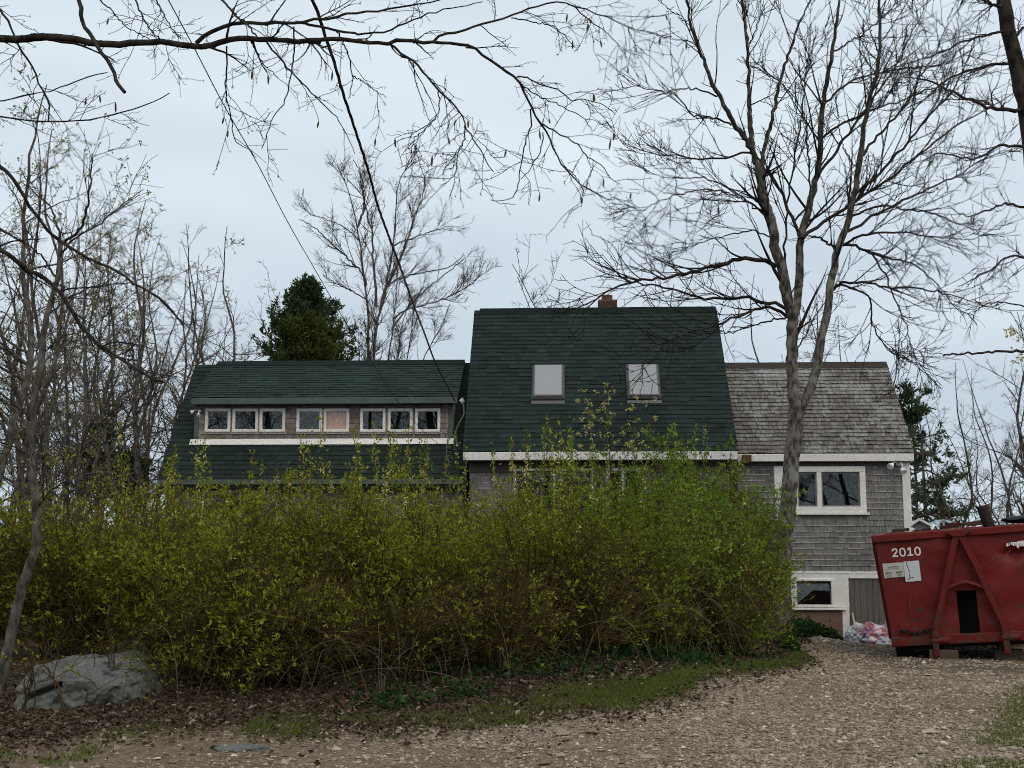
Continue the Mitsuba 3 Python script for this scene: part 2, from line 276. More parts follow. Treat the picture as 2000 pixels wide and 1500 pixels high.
m, uv = join_uv([(m1, u1), (m2, u2)])
put('driveway', m, 'mat_driveway', smooth=True, uv=uv, label='grey gravel driveway curving up to the house', kind='structure')

# loose stones of the driveway
rng = np.random.default_rng(11)
def stones(n, xr, yr, size, keep=None):
    x, y = rng.uniform(*xr, n), yr[0] + (yr[1] - yr[0]) * rng.uniform(0, 1, n) ** 1.25
    ok = y < edge_y(x) + rng.normal(0, 0.12, n)
    ok &= np.abs(x) < 0.47 * y + 0.3
    dens = 0.14 + 0.86 * sst(-2.4, 1.2, x + rng.normal(0, 0.8, n))
    dens = dens * (1 - 0.72 * sst(12.6, 15.5, y + rng.normal(0, 0.5, n)) * sst(3.9, 5.4, x) * sst(19.5, 18, y)) * (0.45 + 0.75 * sst(0.38, 0.56, meshkit.fbm(np.stack([x * 0.9, y * 0.9, x * 0], -1), 3, 41)))
    d_ = edge_y(x) - y + 0.25 * np.sin(x * 0.7); dens = dens * (1 - 0.6 * sst(4.5, 3.0, x) * np.minimum(1, np.exp(-((d_ - 0.75) / 0.24) ** 2) + np.exp(-((d_ - 2.2) / 0.26) ** 2)))   # worn wheel tracks
    ok &= rng.uniform(0, 1, n) < dens
    x, y = x[ok], y[ok]; n = len(x)
    base = np.array([[1, 0, 0], [-1, 0, 0], [0, 1, 0], [0, -1, 0], [0, 0, 1], [0, 0, -1.0]])
    tri = np.array([[0, 2, 4], [2, 1, 4], [1, 3, 4], [3, 0, 4], [2, 0, 5], [1, 2, 5], [3, 1, 5], [0, 3, 5]])
    r = size * np.exp(rng.normal(0, 0.38, n))
    v = base[None] + rng.normal(0, 0.28, (n, 6, 3))
    v *= (r[:, None] * rng.uniform(0.6, 1.2, (n, 3)) * [1, 1, 0.6])[:, None]
    a = rng.uniform(0, 6.28, n); c, s_ = np.cos(a)[:, None], np.sin(a)[:, None]
    v = np.stack([v[..., 0] * c - v[..., 1] * s_, v[..., 0] * s_ + v[..., 1] * c, v[..., 2]], -1)
    v += np.stack([x, y, ground_z(x, y) + 0.006 + r * 0.18], -1)[:, None]
    f = (tri[None] + 6 * np.arange(n)[:, None, None]).reshape(-1, 3)
    return trimesh.Trimesh(v.reshape(-1, 3), f, process=False), np.repeat(rng.uniform(0, 1, (n, 2)), 6, 0)
m, uv = join_uv([stones(95000, (-4.5, 8.5), (8.0, 17.5), 0.0108), stones(36000, (-4.5, 8.5), (8.0, 20), 0.0145), stones(1500, (-4.5, 8.5), (8.0, 20), 0.022), stones(40, (-4, 8.5), (8.2, 18), 0.034), stones(20000, (3, 8.5), (16, 26.5), 0.017)])
put('gravel', m, 'mat_stone', smooth=False, uv=uv, label='loose pale and grey stones scattered over the driveway', cat='gravel', kind='stuff')

# fallen leaves
def litter(n):
    x = rng.uniform(-7, 5, n); e = edge_y(x)
    y = e + rng.gamma(2.2, 0.62, n) - 0.22 + 0.42 * sst(0.2, 1.6, x)
    out = rng.uniform(0, 1, n) < 0.09; y[out] = e[out] - np.abs(rng.normal(0, 0.55, out.sum()))
    clump = meshkit.noise(np.stack([x * 1.3, y * 1.3, x * 0], -1), 6)
    ok = (rng.uniform(0, 1, n) < 0.25 + clump) & (np.abs(x) < 0.47 * y + 0.3)
    x, y = x[ok], y[ok]; n = len(x)
    a = rng.uniform(0, 6.28, n); d = np.stack([np.cos(a), np.sin(a), rng.normal(0.0, 0.35, n)], -1)
    return leaf_mesh(G(x, y, 0) * [1, 1, 1] + np.stack([x * 0, x * 0, rng.uniform(0.004, 0.045, n)], -1), d, rng.uniform(0.03, 0.08, n), rng.uniform(0.015, 0.042, n), rng, 0.35)
def G(x, y, _=0): return np.stack([x, y, ground_z(x, y)], -1)
m, uv = litter(60000)
put('leaf_litter', m, 'mat_litter', uv=uv, label='brown fallen leaves lying along the foot of the shrubs', cat='leaf litter', kind='stuff')

# grass
def blades(x, y, h, lean=0.45):
    n = len(x); a = rng.uniform(0, 6.28, n); d = np.stack([np.cos(a) * lean, np.sin(a) * lean, np.ones(n)], -1) + rng.normal(0, 0.25, (n, 3))
    L = h * rng.uniform(0.5, 1.3, n)
    return leaf_mesh(G(x, y), d, L, 0.0075 + 0.03 * L, rng, 0.1)
def tufted(x, y, k, thr): return rng.uniform(0, 1, len(x)) < sst(thr, thr + 0.2, meshkit.fbm(np.stack([x * k, y * k, x * 0], -1), 3, 12))
parts = []
n = 90000; x = rng.uniform(-2.2, 4.6, n); y = edge_y(x) + rng.normal(0.08, 0.27, n) + 0.22 * sst(0.4, 1.6, x); ok = tufted(x, y, 1.5, 0.44 - 0.32 * sst(0.0, 1.8, x)); parts.append(blades(x[ok], y[ok], 0.05, 0.6))
n = 90000; x = rng.uniform(0.2, 4.4, n); y = edge_y(x) + rng.normal(0.22, 0.2, n); ok = tufted(x, y, 1.2, 0.3) & (y < 19); parts.append(blades(x[ok], y[ok], 0.055, 0.6))
n = 14000; x = rng.uniform(-5, -2.3, n); y = rng.uniform(8.2, 9.6, n); ok = tufted(x, y, 1.6, 0.42 + 0.16 * sst(-3.7, -2.4, x)) ; parts.append(blades(x[ok], y[ok], 0.06))
n = 110000; x = rng.uniform(2.6, 8.0, n); y = rng.uniform(7.8, 13.5, n); ok = (x + rng.normal(0, 0.1, n) > 3.02 + (y - 8.35) * 0.56) & tufted(x, y, 1.1, 0.2); parts.append(blades(x[ok], y[ok], 0.036, 0.7))
n = 9000; x = rng.uniform(-1, 4.5, n); y = rng.uniform(8, 14, n); ok = tufted(x, y, 1.9, 0.63) & (y < edge_y(x)); parts.append(blades(x[ok], y[ok], 0.025))
n = 26000; x = rng.uniform(-5, 0.8, n); y = edge_y(x) + rng.normal(0.05, 0.28, n); ok = tufted(x, y, 1.3, 0.36); parts.append(blades(x[ok], y[ok], 0.028, 0.9))
n = 9000; x = rng.uniform(3.0, 4.7, n); y = edge_y(x) + rng.normal(-0.25, 0.3, n); ok = (y < 18.3) & tufted(x, y, 1.2, 0.40); parts.append(blades(x[ok], y[ok], 0.055))
m, uv = join_uv(parts)
put('grass', m, 'mat_grass', uv=uv, label='short green and straw-coloured grass along the driveway edges', cat='grass', kind='stuff')

# dark green ivy patches at the foot of the shrubs and on the bank by the house
parts = []
for px, py, r, k in ((1255, 1340, 0.42, 700), (1340, 1335, 0.35, 500), (1000, 1375, 0.22, 250), (1120, 1370, 0.26, 320), (900, 1405, 0.16, 160), (760, 1412, 0.2, 220), (1440, 1300, 0.3, 380), (400, 1330, 0.3, 300), (840, 1380, 0.2, 160)):
    Yg = 1.75 / -((SP + (750 - py) / F * CP) / (CP - (750 - py) / F * SP)); c = U(px, py, Yg)
    p = rng.normal(0, 1, (k, 3)) * [r, r, 0] + [c[0], c[1] + 0.2, 0]
    p[:, 2] = ground_z(p[:, 0], p[:, 1]) + np.abs(rng.normal(0, 0.09, k))
    parts.append(leaf_mesh(p, rng.normal(0, 1, (k, 3)) + [0, -0.5, 0.4], rng.uniform(0.04, 0.08, k), rng.uniform(0.03, 0.06, k), rng))
n = 9000; x = rng.uniform(4.2, 8.0, n); y = edge_y(x) + np.abs(rng.normal(0, 0.75, n)) + 0.05; y = np.minimum(y, 27.0)
p = G(x, y) + np.stack([x * 0, x * 0, np.abs(rng.normal(0, 0.10, n)) * sst(8.2, 5.4, x)], -1)
parts.append(leaf_mesh(p, rng.normal(0, 1, (n, 3)) + [0, -0.4, 0.5], rng.uniform(0.05, 0.1, n), rng.uniform(0.04, 0.07, n), rng))
m, uv = join_uv(parts)
put('ivy', m, 'mat_ivy', uv=uv, label='dark green ground cover on the bank and under the shrubs', cat='ground cover', kind='stuff')

# ---------------------------------------------------------------- stones
def rock(pts, seed, amp, sub=0.06):
    h = trimesh.convex.convex_hull(np.asarray(pts, float))
    v, f = trimesh.remesh.subdivide_to_size(h.vertices, h.faces, sub)
    h = trimesh.Trimesh(v, f, process=True)
    trimesh.smoothing.filter_laplacian(h, lamb=0.5, iterations=1)
    n = h.vertex_normals
    d = (meshkit.fbm(h.vertices * 2.6 + seed, 4, seed) - 0.5) * amp * 2 + (meshkit.fbm(h.vertices * 11 + seed, 3, seed + 3) - 0.5) * amp * 0.6 - np.clip(0.06 - np.abs(meshkit.fbm(h.vertices * 3.3 + seed + 7, 3, seed + 5) - 0.5), 0, 1) * amp * 7.0
    h.vertices = h.vertices + n * d[:, None]
    return h
b0 = [U(px, py, Y) for px, py, Y in ((20, 1398, 10.9), (30, 1345, 11.0), (72, 1300, 11.25), (185, 1291, 11.5), (300, 1287, 11.9), (332, 1312, 11.9), (335, 1395, 11.6), (250, 1400, 11.1), (100, 1405, 10.8), (230, 1340, 10.95), (120, 1330, 10.9))]
b0 += [p + [0, 0.8, 0.0] for p in b0[2:6]] + [p + [0, 1.0, -0.2] for p in b0[:1] + b0[6:8]] + [p + [0, 0.1, -0.25] for p in (b0[0], b0[6], b0[7], b0[8])]
br = rock(b0, 3, 0.04, 0.022)
# the crack across its left end
c = U(60, 1362, 10.95); d = U(118, 1338, 11.0) - c; L = np.linalg.norm(d); d /= L
q = br.vertices - c; t = np.clip(q @ d / L, -0.2, 1.2); e = q - np.outer(t * L, d)
dd = np.sqrt(e[:, 0] ** 2 * 0.3 + e[:, 2] ** 2) + (q[:, 1] > 0.35) * 1.0
br.vertices[:, 1] += 0.13 * np.exp(-(dd / 0.022) ** 2) * (t > -0.2) * (t < 1.1)
put('boulder', br, 'mat_rock', smooth=40, label='big grey weathered boulder half hidden by shrub stems at the left', cat='boulder')
f0 = U(470, 1482, 8.95); rr = np.random.default_rng(4)
pts = [[f0[0] + 0.19 * math.cos(a) * rr.uniform(0.8, 1.1), f0[1] + 0.13 * math.sin(a), ground_z(f0[0], f0[1]) + z] for a in np.linspace(0, 6.28, 9)[:-1] for z in (-0.05, rr.uniform(0.012, 0.028))]
put('flat_stone', rock(pts, 8, 0.006, 0.015), 'mat_rock', smooth=40, label='flat pale stone set flush in the dirt of the driveway', cat='stone')

# ---------------------------------------------------------------- house (local axes: x along the front, y into the depth, yawed)
YAW = math.radians(2.7); HO = np.array([2.0, 26.9]); CY, SY = math.cos(YAW), math.sin(YAW)
HM = np.array([[CY, SY, 0, HO[0]], [-SY, CY, 0, HO[1]], [0, 0, 1, 0], [0, 0, 0, 1.0]])
def hp(px, py, yl):
    """(x, z) in the house's axes of photo pixel (px, py) on the plane y = yl."""
    u, v = (px - 1000) / F, (750 - py) / F
    d = np.array([u, CP - v * SP, SP + v * CP])
    n = np.array([SY, CY]); k = (yl + n @ HO) / (n @ d[:2]); p = d * k
    return CY * (p[0] - HO[0]) - SY * (p[1] - HO[1]), EYE + p[2]
def hput(key, mesh, bsdf, **k): return put('house__' + key, xf(mesh, HM), bsdf, **k)
SL = math.tan(math.radians(50)); CS, SN = math.cos(math.radians(50)), math.sin(math.radians(50))
def on_slope(px, py, ye, ze, sl=SL):
    lo, hi = ye - 1, ye + 8
    for _ in range(50):
        mid = (lo + hi) / 2
        if hp(px, py, mid)[1] > ze + sl * (mid - ye): lo = mid
        else: hi = mid
    return mid
house = thing('house', 'shingled grey house with steep dark green roofs and white trim behind the shrubs', 'house')
BASE = -1.1
def prism(poly, x0, x1):
    """Polygon in (y, z) pushed along x."""
    m = trimesh.creation.extrude_polygon(Polygon(poly), x1 - x0, engine='earcut')
    v = m.vertices; m.vertices = np.stack([x0 + v[:, 2], v[:, 0], v[:, 1]], 1); return m
def front_panel(x0, x1, z0, z1, y0, y1, holes):
    g = sbox(x0, z0, x1, z1)
    for h in holes: g = g.difference(sbox(*h))
    m = trimesh.creation.extrude_polygon(g, y1 - y0, engine='earcut') if g.geom_type == 'Polygon' else cat_([trimesh.creation.extrude_polygon(q, y1 - y0, engine='earcut') for q in g.geoms])
    v = m.vertices; m.vertices = np.stack([v[:, 0], y1 - v[:, 2], v[:, 1]], 1); return m
def wedges(x0, w, t0, h, th, frame):
    """Shingles: from x0, w wide, butt at t0 up the slope, h long, th thick at the butt. frame: origin, axis up the slope, normal."""
    o, et, en = (np.asarray(a, float) for a in frame); ex = np.array([1.0, 0, 0]); n = len(x0)
    def P(x, t, z): return o + x[:, None] * ex + t[:, None] * et + z[:, None] * en
    z0 = th * 0.45; hi = np.full(n, 0.004)
    v = np.stack([P(x0, t0, z0), P(x0 + w, t0, z0), P(x0 + w, t0 + h, hi * 0.2), P(x0, t0 + h, hi * 0.2), P(x0, t0, th), P(x0 + w, t0, th), P(x0 + w, t0 + h, hi), P(x0, t0 + h, hi)], 1)
    return v
def courses(x0, x1, tmax, expo, wmin, wmax, th, rng, gap=0.004, over=1.25, jit=0.0, thj=0.25):
    X, W, TT, H = [], [], [], []
    t = 0.0
    while t < tmax - 0.3 * expo:
        x = x0 - rng.uniform(0, wmin)
        while x < x1:
            w = rng.uniform(wmin, wmax); a, b = max(x, x0), min(x + w - gap, x1)
            if b - a > 0.02:
                X.append(a); W.append(b - a); TT.append(t + rng.normal(0, jit)); H.append(min(expo * over, tmax - t + 0.0))
            x += w
        t += expo
    X, W, TT, H = map(np.array, (X, W, TT, H))
    return X, W, TT, H, th * (1 + thj * rng.uniform(-1, 1, len(X)))
VY = np.array([0, 0, 1, 1, 0, 0, 1, 1.0])
def lay(holder, C, frame, bsdf, keep, tones, limit=300):
    """Lays the shingles C; the first `limit` of those that `keep` orders as parts, the rest as one part."""
    v = wedges(*C, frame); n = len(v)
    order = np.argsort(-keep(C)); vis = v @ HM[:3, :3].T + HM[:3, 3]
    for i in order[:limit]:
        put(f'{holder}__shingle', trimesh.Trimesh(vis[i], BF, process=False), bsdf, uv=np.stack([np.full(8, tones[i]), VY], 1))
    rest = order[limit:]
    if len(rest):
        f = (BF[None] + 8 * np.arange(len(rest))[:, None, None]).reshape(-1, 3)
        put(f'{holder}__shingle_field', trimesh.Trimesh(vis[rest].reshape(-1, 3), f, process=False), bsdf, uv=np.stack([np.repeat(tones[rest], 8), np.tile(VY, len(rest))], 1), kind='stuff')
hr = np.random.default_rng(21)

# block geometry surveyed at the eaves and ridges
def block(pe, pr_, ye, xl, xr):
    ze = hp(*pe, ye)[1]; yr = on_slope(*pr_, ye, ze)
    return dict(ye=ye, ze=ze, yr=yr, zr=ze + SL * (yr - ye), x0=hp(xl, pe[1], ye)[0], x1=hp(xr, pe[1], ye)[0])
MB = block((1172, 882), (1163, 604), -0.22, 905, 1440)
LB = block((610, 936), (640, 711), 0.0, 318, 905)
RB = block((1614, 886), (1576, 713), 0.0, 1440, 1784)
LB['x0'] -= 0.12; LB['x1'] = MB['x0'] + 0.05; RB['x0'] = MB['x1'] - 0.05
def roof(B, key, bsdf, th=0.14, x0=None, x1=None):
    x0, x1 = x0 or B['x0'], x1 or B['x1']; ye, ze, yr, zr = B['ye'], B['ze'], B['yr'], B['zr']
    yb = 2 * yr - ye; d = th / CS
    return hput(key, prism([(ye, ze), (yr, zr), (yb, ze), (yb, ze - d), (yr, zr - d), (ye, ze - d)], x0, x1), bsdf)
def shell(B, key, yw, holes, bsdf, zb=BASE, inset=0.12, x0=None, x1=None):
    """Hollow walls under a roof: front with openings, back, two gable ends."""
    x0 = B['x0'] + inset if x0 is None else x0; x1 = B['x1'] - inset if x1 is None else x1
    yr, zr, ye, ze = B['yr'], B['zr'], B['ye'], B['ze']; yb = 2 * yr - yw; d = 0.15 / CS
    zt = ze + SL * (yw - ye) - d
    ms = [front_panel(x0, x1, zb, zt, yw, yw + 0.14, holes), bx(x0, x1, yb - 0.14, yb, zb, zt)]
    gab = [(yw + 0.14, zb), (yb - 0.14, zb), (yb - 0.14, zt), (yr, zr - d - 0.02), (yw + 0.14, zt)]
    ms += [prism(gab, x0, x0 + 0.12), prism(gab, x1 - 0.12, x1)]
    return hput(key, cat_(ms), bsdf), (x0, x1, zb, zt)
def rect(px0, py0, px1, py1, yl):
    a, b = hp(px0, py0, yl), hp(px1, py1, yl); return (a[0], b[1], b[0], a[1])
def window(r, y, bw=0.075, depth=0.05, key='window', bsdf='mat_white_frame', mull=(), sash=True, label=None, lean=0.0):
    """Frame round the opening r (outer size), glass set back; mull: fractions of the width where a mullion stands."""
    x0, z0, x1, z1 = r; k = f'house__{numbered_local(key)}'
    ms = [cbx(x0, x1, y - depth, y + 0.03, z1 - bw, z1), cbx(x0, x1, y - depth - 0.012, y + 0.03, z0, z0 + bw), cbx(x0, x0 + bw, y - depth + 0.002, y + 0.03, z0 + bw, z1 - bw), cbx(x1 - bw, x1, y - depth + 0.002, y + 0.03, z0 + bw, z1 - bw)]
    for t in mull: xm = x0 + (x1 - x0) * t; ms.append(cbx(xm - bw * 0.4, xm + bw * 0.4, y - depth + 0.004, y + 0.03, z0 + bw, z1 - bw))
    put(f'{k}__frame', xf(cat_(ms), HM), bsdf)
    edges = [x0 + bw] + [x0 + (x1 - x0) * t for t in mull] + [x1 - bw]
    for j, (a, b) in enumerate(zip(edges[:-1], edges[1:])):
        a += bw * 0.4 * (j > 0); b -= bw * 0.4 * (j < len(mull))
        if sash:
            c = 0.035
            put(f'{k}__sash', xf(cat_([bx(a, b, y - 0.012, y + 0.025, z0 + bw, z0 + bw + c), bx(a, b, y - 0.012, y + 0.025, z1 - bw - c, z1 - bw), bx(a, a + c, y - 0.010, y + 0.025, z0 + bw + c, z1 - bw - c), bx(b - c, b, y - 0.010, y + 0.025, z0 + bw + c, z1 - bw - c)]), HM), 'mat_sash')
        v = np.array([[a, y + 0.008, z0 + bw], [b, y + 0.008, z0 + bw], [b, y + 0.008 + lean, z1 - bw], [a, y + 0.008 + lean, z1 - bw]], float)
        put(f'{k}__pane', xf(trimesh.Trimesh(v, [[0, 1, 2], [0, 2, 3]], process=False), HM), 'mat_glass')
    if label: say(k, label)
    return k
_loc = {}
def numbered_local(k):
    n = _loc.get(k, 0); _loc[k] = n + 1
    return k if n == 0 else f'{k}_{n:03d}'
def inner(r, b=0.05): return (r[0] + b, r[1] + b, r[2] - b, r[3] - b)

# --- main block
ym = 0.12
mdoor = rect(1003, 915, 1162, 1085, ym); mwin = rect(1182, 914, 1252, 1010, ym)
shell(MB, 'wall', ym, [inner(mdoor), inner(mwin)], 'mat_cedar_wall')
roof(MB, 'roof', 'mat_roof_deck')
fr = lambda B: ((0, B['ye'], B['ze']), (0, CS, SN), (0, -SN, CS))
Cm = courses(MB['x0'] - 0.02, MB['x1'] + 0.02, (MB['yr'] - MB['ye']) / CS, 0.148, 0.15, 0.36, 0.021, hr, gap=0.002, jit=0.002)
tone = np.clip(hr.normal(0.55, 0.12, len(Cm[0])), 0, 1); dk = hr.uniform(0, 1, len(tone)) < 0.17; tone[dk] *= 0.45
lay('house__roof', Cm, fr(MB), 'mat_asphalt', lambda C: C[1] * (C[2] > 1.0), tone)
hput('roof__ridge_cap', prism([(MB['yr'] - 0.13, MB['zr'] - 0.13 * SL + 0.035), (MB['yr'], MB['zr'] + 0.05), (MB['yr'] + 0.13, MB['zr'] - 0.13 * SL + 0.035), (MB['yr'], MB['zr'] + 0.01)], MB['x0'] + 0.12, MB['x1'] - 0.0), 'mat_roof_deck')
ze = MB['ze']
hput('fascia', cbx(MB['x0'], MB['x1'], MB['ye'] - 0.03, MB['ye'] - 0.004, ze - 0.19, ze - 0.005), 'mat_white')
hput('soffit', bx(MB['x0'] + 0.02, MB['x1'] - 0.02, MB['ye'], ym - 0.002, ze - 0.20, ze - 0.19), 'mat_soffit')
hput('frieze_board', cbx(MB['x0'] + 0.1, MB['x1'] - 0.1, ym - 0.03, ym - 0.002, ze - 0.46, ze - 0.21), 'mat_soffit')
# rake boards
for xx in (MB['x0'] - 0.012, MB['x1'] + 0.001):
    hput('rake_board', prism([(MB['ye'] + 0.01, MB['ze'] - 0.2), (MB['ye'] + 0.01, MB['ze'] - 0.02), (MB['yr'], MB['zr'] - 0.03), (2 * MB['yr'] - MB['ye'], MB['ze'] - 0.02), (2 * MB['yr'] - MB['ye'], MB['ze'] - 0.2), (MB['yr'], MB['zr'] - 0.22)], xx, xx + 0.011), 'mat_sage')
window(mdoor, ym, bw=0.06, key='glass_door', mull=(0.5,), label='white framed sliding glass door behind the deck rail')
window(mwin, ym, bw=0.07, mull=(0.5,))
# skylights
def skylight(px0, py0, px1, py1):
    yb = on_slope((px0 + px1) / 2, py1, MB['ye'], MB['ze']); yt = on_slope((px0 + px1) / 2, py0, MB['ye'], MB['ze'])
    xa, xb = hp(px0, py1, yb)[0], hp(px1, py1, yb)[0]
    t0, t1 = (yb - MB['ye']) / CS, (yt - MB['ye']) / CS
    M = np.array([[1, 0, 0, 0], [0, CS, -SN, MB['ye']], [0, SN, CS, MB['ze']], [0, 0, 0, 1.0]])
    k = 'house__' + numbered_local('skylight')
    def P(m): return xf(m, HM @ M)
    bw, h = 0.075, 0.13
    def frustum(x0, x1, y0, y1, z0, z1, s):
        v = np.array([[x0, y0, z0], [x1, y0, z0], [x1, y1, z0], [x0, y1, z0], [x0 + s, y0 + s, z1], [x1 - s, y0 + s, z1], [x1 - s, y1 - s, z1], [x0 + s, y1 - s, z1]])
        return trimesh.Trimesh(v, BF, process=False)
    put(f'{k}__curb', P(bx(xa + 0.03, xb - 0.03, t0 + 0.03, t1 - 0.03, 0.0, 0.05)), 'mat_dark_steel')
    put(f'{k}__frame', P(frustum(xa, xb, t0, t1, 0.05, h, 0.05)), 'mat_skylight_frame')
    put(f'{k}__glass', P(cbx(xa + bw, xb - bw, t0 + bw, t1 - bw, h - 0.02, h + 0.006, 0.004)), 'mat_skylight_glass')
    put(f'{k}__apron_flashing', P(bx(xa, xb, t0 - 0.12, t0 - 0.01, 0.018, 0.024)), 'mat_skylight_frame')
skylight(1038, 717, 1103, 783); skylight(1225, 716, 1292, 782)
# chimney, every brick of the front and sides
yc = MB['yr'] + 0.6; cx0, cz0 = hp(1168, 604, yc); cx1, cz1 = hp(1206, 586, yc); cz0 -= 0.9
ch = house + '__chimney'
put(f'{ch}__core', xf(bx(cx0 + 0.012, cx1 - 0.012, yc + 0.012, yc + 0.5, cz0, cz1 + 0.02), HM), 'mat_mortar')
row, z = 0, cz1 - 0.068
while z > cz0 + 0.5:
    off = 0.1 * (row % 2); x = cx0 - off
    while x < cx1:
        a, b = max(x, cx0), min(x + 0.193, cx1)
        if b - a > 0.03: put(f'{ch}__brick', xf(cbx(a, b - 0.008, yc + hr.uniform(-0.004, 0.004), yc + 0.1, z, z + 0.058, 0.003), HM), 'mat_brick', uv=None if False else np.repeat([[hr.uniform(0, 1), 0.5]], len(cbx(a, b - 0.008, 0, 0.1, z, z + 0.058, 0.003).vertices), 0))
        x += 0.2
    z -= 0.068; row += 1
xm = (cx0 + cx1) / 2
fl = cbx(xm - 0.15, xm + 0.13, yc + 0.08, yc + 0.42, cz1 + 0.02, cz1 + 0.16, 0.012)
put(f'{ch}__flue', xf(fl, HM), 'mat_brick', uv=np.full((len(fl.vertices), 2), 0.85))

# --- left wing
yl_ = 0.26
lwin = rect(396, 958, 542, 1080, yl_)
shell(LB, 'wall', yl_, [inner(lwin)], 'mat_cedar_wall')
roof(LB, 'roof', 'mat_roof_deck')
Cl = courses(LB['x0'] - 0.02, LB['x1'] - 0.06, (LB['yr'] - LB['ye']) / CS, 0.148, 0.15, 0.36, 0.021, hr, gap=0.002, jit=0.002)
tone = np.clip(hr.normal(0.55, 0.12, len(Cl[0])), 0, 1); dk = hr.uniform(0, 1, len(tone)) < 0.15; tone[dk] *= 0.5
ze = LB['ze']
hput('fascia', cbx(LB['x0'], LB['x1'] - 0.08, LB['ye'] - 0.03, LB['ye'] - 0.004, ze - 0.12, ze - 0.005), 'mat_sage')
hput('soffit', bx(LB['x0'] + 0.02, LB['x1'] - 0.08, LB['ye'], yl_ - 0.002, ze - 0.19, ze - 0.18), 'mat_black')
window(lwin, yl_, bw=0.05, mull=(0.5,), label='white framed window mostly hidden behind the forsythia')
hput('rake_board', prism([(LB['ye'] + 0.01, LB['ze'] - 0.2), (LB['ye'] + 0.01, LB['ze'] - 0.02), (LB['yr'], LB['zr'] - 0.03), (2 * LB['yr'] - LB['ye'], LB['ze'] - 0.02), (2 * LB['yr'] - LB['ye'], LB['ze'] - 0.2), (LB['yr'], LB['zr'] - 0.22)], LB['x0'] - 0.012, LB['x0'] - 0.001), 'mat_sage')
# shed dormer
yd = on_slope(628, 860, LB['ye'], LB['ze']); zd = LB['ze'] + SL * (yd - LB['ye'])
dx0, dx1 = hp(379, 860, yd)[0], hp(884, 860, yd)[0]
yf = yd - 0.26; zf1 = hp(630, 776, yf)[1]; zf0 = hp(630, 789, yf)[1]
fx0, fx1 = hp(374, 780, yf)[0], hp(893, 780, yf)[0]
yt, zt = LB['yr'] - 0.03, LB['zr'] + 0.035
sd = (zt - zf1) / (yt - yf); zw = zf1 + sd * (yd - yf) - 0.10
wins = [rect(a, 798, b, 844, yd) for a, b in ((402, 450), (455, 504), (508, 557), (580, 629), (633, 682), (704, 753), (758, 806), (811, 860))]
hput('dormer_wall', cat_([front_panel(dx0, dx1, zd - 0.15, zw, yd, yd + 0.1, [inner(w, 0.04) for w in wins])] + [prism([(yd + 0.1, zd - 0.1), (yt, zt - 0.16), (yd + 0.1, zw)], a, a + 0.08) for a in (dx0, dx1 - 0.08)]), 'mat_cedar_dormer')
hput('dormer_roof', prism([(yf, zf1), (yt, zt), (yt, zt - 0.11), (yf, zf1 - 0.11)], fx0, fx1), 'mat_roof_deck')
ad = math.atan(sd); ed = ((0, yf, zf1), (0, math.cos(ad), math.sin(ad)), (0, -math.sin(ad), math.cos(ad)))
Cd = courses(fx0 - 0.015, fx1 + 0.015, (yt - yf) / math.cos(ad), 0.148, 0.15, 0.4, 0.021, hr, gap=0.002, jit=0.002)
td = np.clip(hr.normal(0.6, 0.14, len(Cd[0])), 0, 1)
lay('house__dormer_roof', Cd, ed, 'mat_asphalt', lambda C: C[1], td, 300)
# the wing's own shingles, without those under the dormer
td0 = (yd - LB['ye']) / CS
hid = (Cl[2] > td0 - 0.05) & (Cl[0] > dx0 - 0.02) & (Cl[0] + Cl[1] < dx1 + 0.05) & (Cl[0] + Cl[1] < fx1)
Cl = tuple(c[~hid] for c in Cl); tone = tone[~hid]
lay('house__roof_001', Cl, fr(LB), 'mat_asphalt', lambda C: C[1] + 0.3 * (C[2] > 0.25), tone)
hput('dormer_fascia', cbx(fx0, fx1, yf - 0.028, yf - 0.004, zf0, zf1 - 0.006), 'mat_sage')
hput('dormer_soffit', bx(fx0 + 0.03, fx1 - 0.03, yf, yd - 0.002, zf0 - 0.0, zf0 + 0.012), 'mat_black')
hput('dormer_ridge_cap', prism([(yt - 0.22, zt - 0.22 * sd + 0.03), (yt + 0.02, zt + 0.055), (yt + 0.22, zt - 0.2), (yt + 0.02, zt + 0.01)], fx0 + 0.02, fx1), 'mat_roof_deck')
hput('flashing_board', prism([(yd - 0.135, zd - 0.105), (yd - 0.05, zd + 0.035), (yd - 0.05, zd - 0.02)], dx0 - 0.07, dx1 + 0.03), 'mat_white')
for a in (dx0 - 0.004, dx1 - 0.105):
    hput('corner_board', cbx(a, a + 0.11, yd - 0.028, yd - 0.002, zd + 0.036, zf0 - 0.002), 'mat_sage')
for j, w in enumerate(wins):
    window(w, yd, bw=0.068, depth=0.045, sash=False, label='small dormer window with a pinkish curtain behind the glass' if j == 4 else None)
    put('house__window_sill', xf(cbx(w[0] - 0.01, w[2] + 0.01, yd - 0.03, yd - 0.002, w[1] - 0.045, w[1] - 0.002), HM), 'mat_cedar_pale')
w = wins[4]; xs = np.linspace(w[0] + 0.05, w[2] - 0.05, 40); zz = np.linspace(w[1] + 0.05, w[3] - 0.05, 8)
Xc, Zc = np.meshgrid(xs, zz, indexing='ij'); Yc = yd + 0.05 + 0.012 * np.sin((Xc - xs[0]) * 75)
i = (np.arange(39)[:, None] * 8 + np.arange(7)[None]).ravel()
hput('curtain', trimesh.Trimesh(np.stack([Xc, Yc, Zc], -1).reshape(-1, 3), np.concatenate([np.stack([i, i + 8, i + 9], 1), np.stack([i, i + 9, i + 1], 1)]), process=False), 'mat_curtain', smooth=True)
